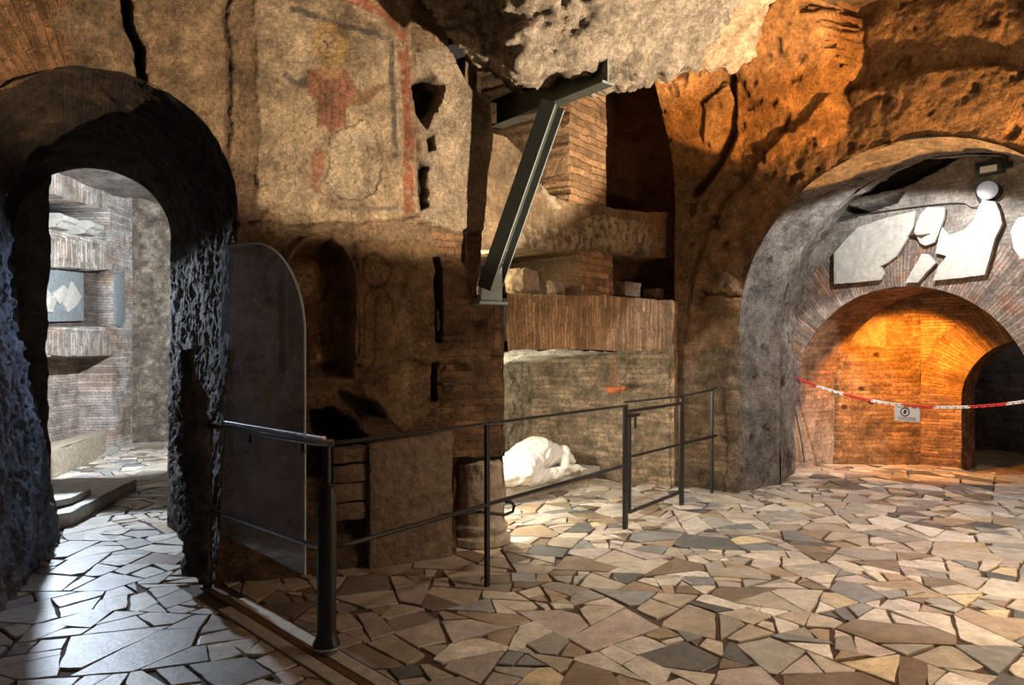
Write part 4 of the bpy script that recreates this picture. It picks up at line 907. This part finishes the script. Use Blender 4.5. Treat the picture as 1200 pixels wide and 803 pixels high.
caps = [capN((1.42, 1.20, .36), .185, (1.62, 1.20, .40), .20), capN((1.62, 1.20, .40), .20, (1.85, 1.22, .36), .165), capN((1.85, 1.22, .36), .165, (2.08, 1.22, .31), .125),
        capN((1.2, 1.16, .33), .17, (1.42, 1.20, .36), .185), capN((1.42, 1.15, .34), .17, (1.08, .98, .30), .12), capN((1.08, .98, .28), .11, (.62, 1.15, .25), .075), capN((1.40, 1.25, .30), .14, (1.0, 1.12, .25), .10), capN((1.0, 1.12, .24), .09, (.55, 1.28, .22), .06),
        capN((2.08, 1.22, .30), .085, (2.17, 1.24, .275), .065),                 # neck
        capN((2.05, 1.12, .38), .085, (1.86, .98, .25), .055), capN((1.86, .98, .25), .055, (2.08, .93, .215), .035),   # upper arm, forearm
        capN((2.08, .93, .21), .032, (2.13, .93, .20), .028),
        # loose cloth spreading on the slab
        capN((1.25, 1.0, .20), .07, (1.75, 1.0, .20), .07), capN((1.6, .95, .19), .04, (1.95, 1.0, .19), .04)]
def fold(co):
    loc = (co-np.array(o3)); t = loc@np.array(u3); d = loc@np.array(v3); z = co[:, 2]
    w = fbm(co, 3., 3, .5, 200)*3
    f = np.sin((t*.8+d*1.6-z*1.2)*46+w*2.2); f2 = np.sin((t*1.4-z*2.2)*22+w*2.6)
    body = ss(2.37, 2.25, t); return (.006*f+.007*f2)*body
st = thing('reclining_statue', 'white marble statue of a draped figure lying on its side on the slab', 'statue', tuple(N(1.6, 1.2, .165)))
o = blob('draped_body', caps, .011, M_white, fold, None, 3); o.parent = st; o.matrix_parent_inverse = Matrix.Translation(-Vector(st.location))
hc = [capN((2.21, 1.23, .275), .078, (2.29, 1.22, .262), .086), capN((2.27, 1.16, .255), .05, (2.29, 1.14, .245), .035)]
def hairf(co): return .006*np.sin(co[:, 0]*160+fbm(co, 9, 2, .5, 5)*9)
o = blob('head', hc, .009, M_white, None, None, 3); o.parent = st; o.matrix_parent_inverse = Matrix.Translation(-Vector(st.location))
hc = [capN((2.23, 1.25, .285), .080, (2.31, 1.25, .270), .088), capN((2.15, 1.20, .36), .03, (2.25, 1.24, .35), .04)]
o = blob('head_cloth', hc, .010, M_white, hairf, None, 2); o.parent = st; o.matrix_parent_inverse = Matrix.Translation(-Vector(st.location))
hcp = []
for k in range(4):
    y0 = .905+.018*k; hcp += [capN((2.13, y0, .202), .0105, (2.175, y0-.004, .198), .0095), capN((2.175, y0-.004, .198), .0095, (2.205+.006*(k in (1, 2)), y0+.002, .180), .008)]
hcp += [capN((2.10, .975, .20), .012, (2.15, 1.0, .19), .010), capN((2.09, .915, .20), .024, (2.13, .95, .20), .024)]
o = blob('hand', hcp, .004, M_white, None, None, 1); o.parent = st; o.matrix_parent_inverse = Matrix.Translation(-Vector(st.location))
# hanging terracotta lamp
c = N(2.86, .75, 0); c.z = 0; s_, z_ = 0, H-(452-HY)/F*8.4
lp = P(719, 456, 8.15); lt = thing('oil_lamp', 'small terracotta oil lamp hanging inside the lit recess', 'lamp', tuple(lp))
bm = bmesh.new(); lathe(bm, (lp.x, lp.y, lp.z-.05), [(.02, 0), (.04, .0), (.085, .03), (.095, .055), (.08, .075), (.03, .08), (.03, .07)], 24); link_bm('lamp_bowl', bm, M_terra, lt, True)
bm = bmesh.new(); tube(bm, [lp+Vector((.07, -.02, .0)), lp+Vector((.125, -.03, .02))], [.03, .018], 12); link_bm('spout', bm, M_terra, lt, True)
bm = bmesh.new(); 
for dx, dy in ((-.07, 0), (.05, .05), (.05, -.05)): tube(bm, [lp+Vector((dx, dy, .02)), lp+Vector((0, 0, .30))], .004, 6)
tube(bm, [lp+Vector((0, 0, .30)), lp+Vector((0, 0, .62))], .004, 6); link_bm('chain', bm, M_terra, lt, True)
# ================================================================== MARBLE FRAGMENTS ON WALL E
nE3 = Vector((nE[0], nE[1], 0))
def onE3(px, py, off): s, z = E(px, py, off); return W(OE, dE, nE, s, -off, z)
frs = [([(977, 297), (992, 279), (1006, 266), (1030, 258), (1052, 252), (1073, 247), (1070, 265), (1060, 285), (1050, 300), (1040, 308), (1031, 312), (1036, 321), (1032, 328), (1004, 331), (977, 333)], 'large wedge-shaped marble fragment, leftmost on the chamber wall'),
       ([(1073, 264), (1079, 250), (1086, 243), (1107, 243), (1106, 254), (1101, 270), (1095, 284), (1084, 288), (1078, 285), (1071, 272)], 'small upright marble fragment between the two largest ones'),
       ([(1060, 332), (1070, 315), (1080, 297), (1088, 298), (1097, 308), (1086, 318), (1076, 331)], 'narrow slanting marble fragment just above the inner arch crown'),
       ([(1093, 329), (1099, 312), (1110, 300), (1096, 297), (1100, 280), (1104, 266), (1112, 276), (1130, 270), (1142, 258), (1147, 240), (1152, 234), (1166, 236), (1171, 248), (1174, 262), (1165, 280), (1160, 300), (1154, 322), (1125, 326)], 'large boot-shaped marble fragment right below the globe lamp'),
       ([(1184, 272), (1192, 255), (1206, 252), (1215, 300), (1196, 304), (1188, 292)], 'pale marble fragment at the right edge of the picture')]
for k, (po, lab) in enumerate(frs):
    o = slab('marble_fragment', [onE3(x, y, .085) for x, y in po], nE3*.05, M_marble, bev=.004, sub=3, amp=.006, seed=20+k)
    tag(o, lab, 'marble fragment', 'marble fragments on the chamber wall')
    cx_, cy_ = sum(q[0] for q in po)/len(po), sum(q[1] for q in po)/len(po)
    bm = bmesh.new(); tube(bm, [onE3(cx_, cy_, .04), onE3(cx_, cy_, -.02)], .01, 6); link_bm('wall_pin', bm, M_blk, o)
# globe lamp, flood lamp, cables
gc = onE3(1157, 223, .16); gt_ = thing('globe_lamp', 'round white globe lamp above the marble fragments', 'lamp', tuple(gc))
bm = bmesh.new(); bmesh.ops.create_uvsphere(bm, u_segments=28, v_segments=16, radius=.092, matrix=Matrix.Translation(gc)); link_bm('globe', bm, M_globe, gt_, True)
bm = bmesh.new(); tube(bm, [gc+nE3*.07+Vector((.02, 0, .0)), gc+nE3*.17], [.075, .085], 20); link_bm('wall_mount', bm, M_blk, gt_, True)
fc_ = onE3(1160, 197, .14); fl = thing('flood_lamp', 'small black rectangular flood lamp above the globe lamp', 'lamp', tuple(fc_))
dE3 = Vector((dE[0], dE[1], 0)); ax = (dE3*.95+Vector((0, 0, -.3))).normalized(); az = Vector((0, 0, 1)); 
bm = bmesh.new(); obox(bm, fc_, dE3*.12, nE3*.035, (az*.9-nE3*.2)*.07, .008); link_bm('housing', bm, M_blk, fl, True)
bm = bmesh.new(); obox(bm, fc_-nE3*.036, dE3*.075, nE3*.003, az*.045, .0); o = link_bm('lens', bm, M_wht, fl); o['label'] = 'pale lens'
bm = bmesh.new(); obox(bm, fc_+nE3*.08+dE3*.06, dE3*.02, nE3*.06, az*.02, .003); obox(bm, fc_+dE3*.15, dE3*.05, nE3*.02, az*.03, .004); link_bm('bracket', bm, M_blk, fl)
def cable(name, pts, r, lab, n=8):
    V_ = [Vector(p) for p in pts]; out_ = []
    for i in range(len(V_)-1):
        a, b, c, d = V_[max(i-1, 0)], V_[i], V_[i+1], V_[min(i+2, len(V_)-1)]
        for k in range(n):
            t = k/n; out_.append(.5*((2*b)+(c-a)*t+(2*a-5*b+4*c-d)*t*t+(3*b-a-3*c+d)*t**3))
    out_.append(V_[-1]); bm = bmesh.new(); tube(bm, out_, r, 6); o = link_bm(name, bm, M_cable, None, True); tag(o, lab, 'cable'); return o
cable('cable', [onE3(x, y, .05) for x, y in ((962, 261), (985, 255), (1040, 247), (1085, 241), (1125, 238), (1138, 243), (1148, 240), (1144, 227), (1150, 218))], .006, 'thin black cable running along chamber wall to the globe lamp')
cable('cable', [onE3(x, y, .08) for x, y in ((1168, 198), (1176, 202), (1181, 192), (1179, 184), (1172, 180))], .007, 'short black cable loop beside the flood lamp')
# ================================================================== CHAIN, sign
ca, cb = onE3(928, 441, .06), Vector((5.25, 6.75, 1.13))
chn = thing('chain_barrier', 'red and white plastic chain sagging across the inner arch', 'chain', tuple(ca))
def cpt(t): 
    p = ca.lerp(cb, t); p.z = p.z-.30*4*t*(1-t)*.85; return p
NL = 78
def link_mesh(r, R, L_):
    bm = bmesh.new(); pts = []
    for i in range(8): a = -math.pi/2+math.pi*i/7; pts.append(Vector((L_+R*math.cos(a), R*math.sin(a), 0)))
    for i in range(8): a = math.pi/2+math.pi*i/7; pts.append(Vector((-L_+R*math.cos(a), R*math.sin(a), 0)))
    tube(bm, pts, r, 7, closed=True); bmesh.ops.recalc_face_normals(bm, faces=bm.faces); return bm
mw = {}
for nme, mt in (('r', M_red), ('w', M_wht)):
    bm = link_mesh(.0065, .013, .014); me = bpy.data.meshes.new('link'); bm.to_mesh(me); bm.free(); me.materials.append(mt); me.polygons.foreach_set('use_smooth', np.full(len(me.polygons), True)); mw[nme] = me
for i in range(NL):
    t = (i+.5)/NL; p = cpt(t); tg = (cpt(min(1, t+.01))-cpt(max(0, t-.01))).normalized()
    o = bpy.data.objects.new('link', mw['r' if (i//9) % 2 == 0 else 'w']); C.objects.link(o); o.parent = chn
    y_ = Vector((0, 0, 1)).cross(tg).normalized(); z_ = tg.cross(y_); mat_ = Matrix((tg, y_, z_)).transposed().to_4x4() @ Matrix.Rotation((math.pi/4)*(1 if i % 2 else -1), 4, 'X')
    o.matrix_local = Matrix.Translation(p-Vector(chn.location)) @ mat_
bm = bmesh.new(); tube(bm, [ca+nE3*.08, ca], .014, 8); bmesh.ops.create_icosphere(bm, subdivisions=2, radius=.022, matrix=Matrix.Translation(ca)); o = link_bm('wall_hook', bm, M_blk, chn, True)
# loose hanging end
bm = bmesh.new(); ha = ca+Vector((0, 0, -.02)); hb_ = G(951, 546, .02)
hb_ = Vector((ca.x+.16, ca.y-.0, .10)); tube(bm, [ha, ha.lerp(hb_, .35)+Vector((-.02, 0, 0)), ha.lerp(hb_, .7), hb_], .007, 6); tag(link_bm('hanging_cord', bm, M_cable, None, True), 'thin dark cord hanging from the chain hook down the arch jamb', 'cord')
tm = .44
for _ in range(30):
    p = cpt(tm); x = CX+F*p.x/p.y; tm += (1063-x)/1500
sp_ = cpt(tm); sg = thing('notice_sign', 'small grey notice sign hanging on the red and white chain', 'sign', tuple(sp_))
td = (cb-ca); td.z = 0; td.normalize(); tn = Vector((td.y, -td.x, 0)); 
if tn.y > 0: tn = -tn
scn = sp_+Vector((0, 0, -.09)); bm = bmesh.new(); obox(bm, scn, td*.135, tn*.003, (0, 0, .085), .0); link_bm('plate', bm, M_sign, sg)
bm = bmesh.new(); q0 = scn+tn*.005+td*-.02+Vector((0, 0, .02)); tube(bm, [q0+td*.045*math.cos(a*math.pi/10)+Vector((0, 0, .045*math.sin(a*math.pi/10))) for a in range(20)], .006, 6, closed=True)
obox(bm, q0, td*.012, tn*.001, (0, 0, .022)); obox(bm, q0+Vector((0, 0, .0)), td*.02+Vector((0, 0, .006)), tn*.001, (0, 0, .006))
link_bm('symbol', bm, M_ink, sg)
bm = bmesh.new()
for k in range(2):
    for j in range(9): obox(bm, scn+tn*.0045+td*(-.09+.022*j)+Vector((0, 0, -.045-.02*k)), td*.008, tn*.0008, (0, 0, .004))
link_bm('writing', bm, M_ink, sg)
# ================================================================== CORRIDOR THINGS
def onH3(px, py, off): O = (OH[0]+off, OH[1]); s, z = onplane(px, py, O, dH); return Vector((O[0], O[1]+s, z))
X1 = Vector((1, 0, 0))
def corbel(name, px, py, w, lab):
    c = onH3(px, py, -.12); bm = bmesh.new()
    pr = [(0, 0), (0, .20), (.52, .20), (.58, .16), (.57, .10), (.50, .09), (.46, .02), (.38, .0)]
    a = [bm.verts.new(c+Vector((-.42+x, 0, z-.1))) for x, z in pr]; b = [bm.verts.new(c+Vector((-.42+x, w, z-.1))) for x, z in pr]; n = len(pr)
    bm.faces.new(a); bm.faces.new(b[::-1]); [bm.faces.new((a[i], b[i], b[(i+1) % n], a[(i+1) % n])) for i in range(n)]
    bmesh.ops.bevel(bm, geom=list(bm.edges), offset=.012, segments=2, affect='EDGES'); tag(link_bm(name, bm, M_marble, None, True), lab, 'carved stone', 'carved stones in the corridor opening')
corbel('carved_stone', 62, 258, .34, 'left carved moulding stone in the upper corridor opening')
corbel('carved_stone', 97, 266, .30, 'right carved moulding stone in the upper corridor opening')
pq = thing('wall_plaque', 'grey plaque with white marble pieces set in the corridor wall', 'plaque', tuple(onH3(80, 345, -.15)))
slab('backing', [onH3(x, y, -.15) for x, y in ((30, 312), (98, 320), (98, 376), (30, 378))], -X1*.04, M_slate, pq, bev=.003)
for po in ([(42, 320), (52, 322), (55, 338), (61, 345), (54, 349), (42, 348)], [(57, 347), (64, 346), (67, 352), (62, 366), (52, 365)], [(64, 343), (75, 334), (80, 340), (76, 350), (70, 356), (65, 350)], [(80, 346), (85, 330), (96, 348), (90, 358), (80, 366), (75, 355)]):
    slab('marble_piece', [onH3(x, y, -.125) for x, y in po], -X1*.03, M_marble, pq, bev=.002)
o = slab('wall_plaque', [onH3(x, y, .03) for x, y in ((135, 322), (146, 318), (147, 374), (142, 384), (135, 380))], -X1*.035, M_slate, None, bev=.004); tag(o, 'narrow dark speckled slab fixed at the end of the corridor wall', 'plaque')
def gslab(name, px, z, h, lab, cat, mat, seed, grp=None):
    o = slab(name, [G(x, y, z) for x, y in px], (0, 0, -h), mat, None, bev=.01, sub=3, amp=.012, seed=seed); tag(o, lab, cat, grp); return o
gslab('grave_slab', [(40, 606), (84, 600), (160, 561), (108, 560), (60, 562)], .12, .13, 'long low stone slab on the passage floor behind left jamb', 'stone slab', M_marble, 41)
gslab('grave_slab', [(40, 592), (84, 583), (107, 572), (100, 566), (50, 567)], .19, .06, 'smaller broken slab lying on the long low slab', 'stone slab', M_marble, 42)
gslab('grave_slab', [(60, 542), (134, 522), (138, 525), (76, 546)], .07, .08, 'narrow pale slab at the foot of the corridor wall opening', 'stone slab', M_marble, 43)
gslab('grave_slab', [(50, 520), (70, 517), (124, 501), (124, 507), (60, 528)], .34, .38, 'rough stone block filling the bottom of the lowest corridor opening', 'stone slab', M_lime, 44)
# ================================================================== LIGHTS
def aim(o, tgt): o.rotation_euler = (Vector(tgt)-o.location).to_track_quat('-Z', 'Y').to_euler()
def spot(name, loc, tgt, e, col, ang, blend=.15, r=.04):
    l = bpy.data.lights.new(name, 'SPOT'); l.energy = e; l.color = col; l.spot_size = math.radians(ang); l.spot_blend = blend; l.shadow_soft_size = r
    o = bpy.data.objects.new(name, l); C.objects.link(o); o.location = loc; aim(o, tgt); return o
def point(name, loc, e, col, r=.05):
    l = bpy.data.lights.new(name, 'POINT'); l.energy = e; l.color = col; l.shadow_soft_size = r; o = bpy.data.objects.new(name, l); C.objects.link(o); o.location = loc; return o
COLD = (.72, .84, 1.); WARM = (1., .70, .42); ORNG = (1., .42, .09); NEUT = (1., .95, .88)
spot('corridor_lamp_light', (-4.98, 7.80, 2.3), (-2.5, 4.4, .15), 700, COLD, 60, .12, .07)
spot('corridor_wall_light', (-3.5, 7.6, 2.9), (-6.1, 10.6, 1.7), 1350, (.82, .90, 1.), 96, .4, .05)
spot('jamb_lamp_light', (-3.2, 7.2, 2.2), (-3.5, 5.1, 1.6), 90, (.55, .70, 1.), 60, .4, .05)
spot('fresco_lamp_light', (3.6, 3.0, .9), (-1.0, 5.0, 7.5), 2300, (1., .78, .55), 78, .14, .05)
point('room_wall_fill', (3.6, 3.6, 1.0), 105, (1., .70, .42), .25)  # added fill to lift the lower fresco wall, no fixture here
point('recess_lamp_light', tuple(N(.45, .78, 1.0)), 120, (1., .91, .72), .06)
spot('vault_lamp_light', (4.2, 4.6, 1.3), (2.25, 7.3, 5.5), 1700, (1., .48, .15), 41, .06, .04)
spot('arch_fill_light', (1.6, 2.0, 1.4), (4.1, 5.9, 4.3), 130, (1., .6, .26), 40, .6, .08)  # added weak spot for the ochre gradient above the big arch
spot('chamber_lamp_light', tuple(W(OD, dD, nD, 1.6, .35, 3.13)), tuple(W(OE, dE, nE, 1.1, 0, -.6)), 190, (.95, .96, 1.), 144, .12)
spot('inner_room_lamp_light', (5.05, 8.85, 1.75), (5.2, 9.65, .9), 180, (1., .37, .045), 136, .3, .05)
spot('jamb_wash_fill', tuple(W(OD, dD, nD, 1.6, .35, 3.10)), (3.85, 9.6, .55), 330, (1., .95, .90), 34, .3, .04)  # added spot boosting the chamber lamp on the inner arch jamb
point('far_room_fill', (7.6, 10.4, 2.0), 9, (.85, .9, 1.), .1)  # added faint fill so the dark far room reads grey
point('ledge_lamp_light', tuple(W(OB, dB, nB, .30, .62, 2.3)), 16, (1., .8, .5), .03)
spot('room_fill_light', (2.5, 3.6, 4.3), (2.5, 5.2, 0), 380, (1., .83, .68), 96, .6, .25)  # added overhead fill for the paving, no fixture modelled
wd = bpy.data.worlds.new('World'); bpy.context.scene.world = wd; wd.use_nodes = True; wd.node_tree.nodes['Background'].inputs[0].default_value = (.9, .75, .6, 1); wd.node_tree.nodes['Background'].inputs[1].default_value = .05
# ================================================================== CAMERA
cam = bpy.data.cameras.new('camera'); cam.sensor_width = 36; cam.lens = F/1200*36; cam.shift_y = (HY-401.5)/1200; cam.clip_start = .05
co_ = bpy.data.objects.new('camera', cam); C.objects.link(co_); co_.location = (0, 0, H); co_.rotation_euler = (math.pi/2, 0, 0)
sc_ = bpy.context.scene; sc_.camera = co_
sc_.view_settings.view_transform = 'Standard'; sc_.view_settings.look = 'None'; sc_.view_settings.gamma = 1; sc_.view_settings.use_curve_mapping = False; sc_.view_settings.exposure = .15
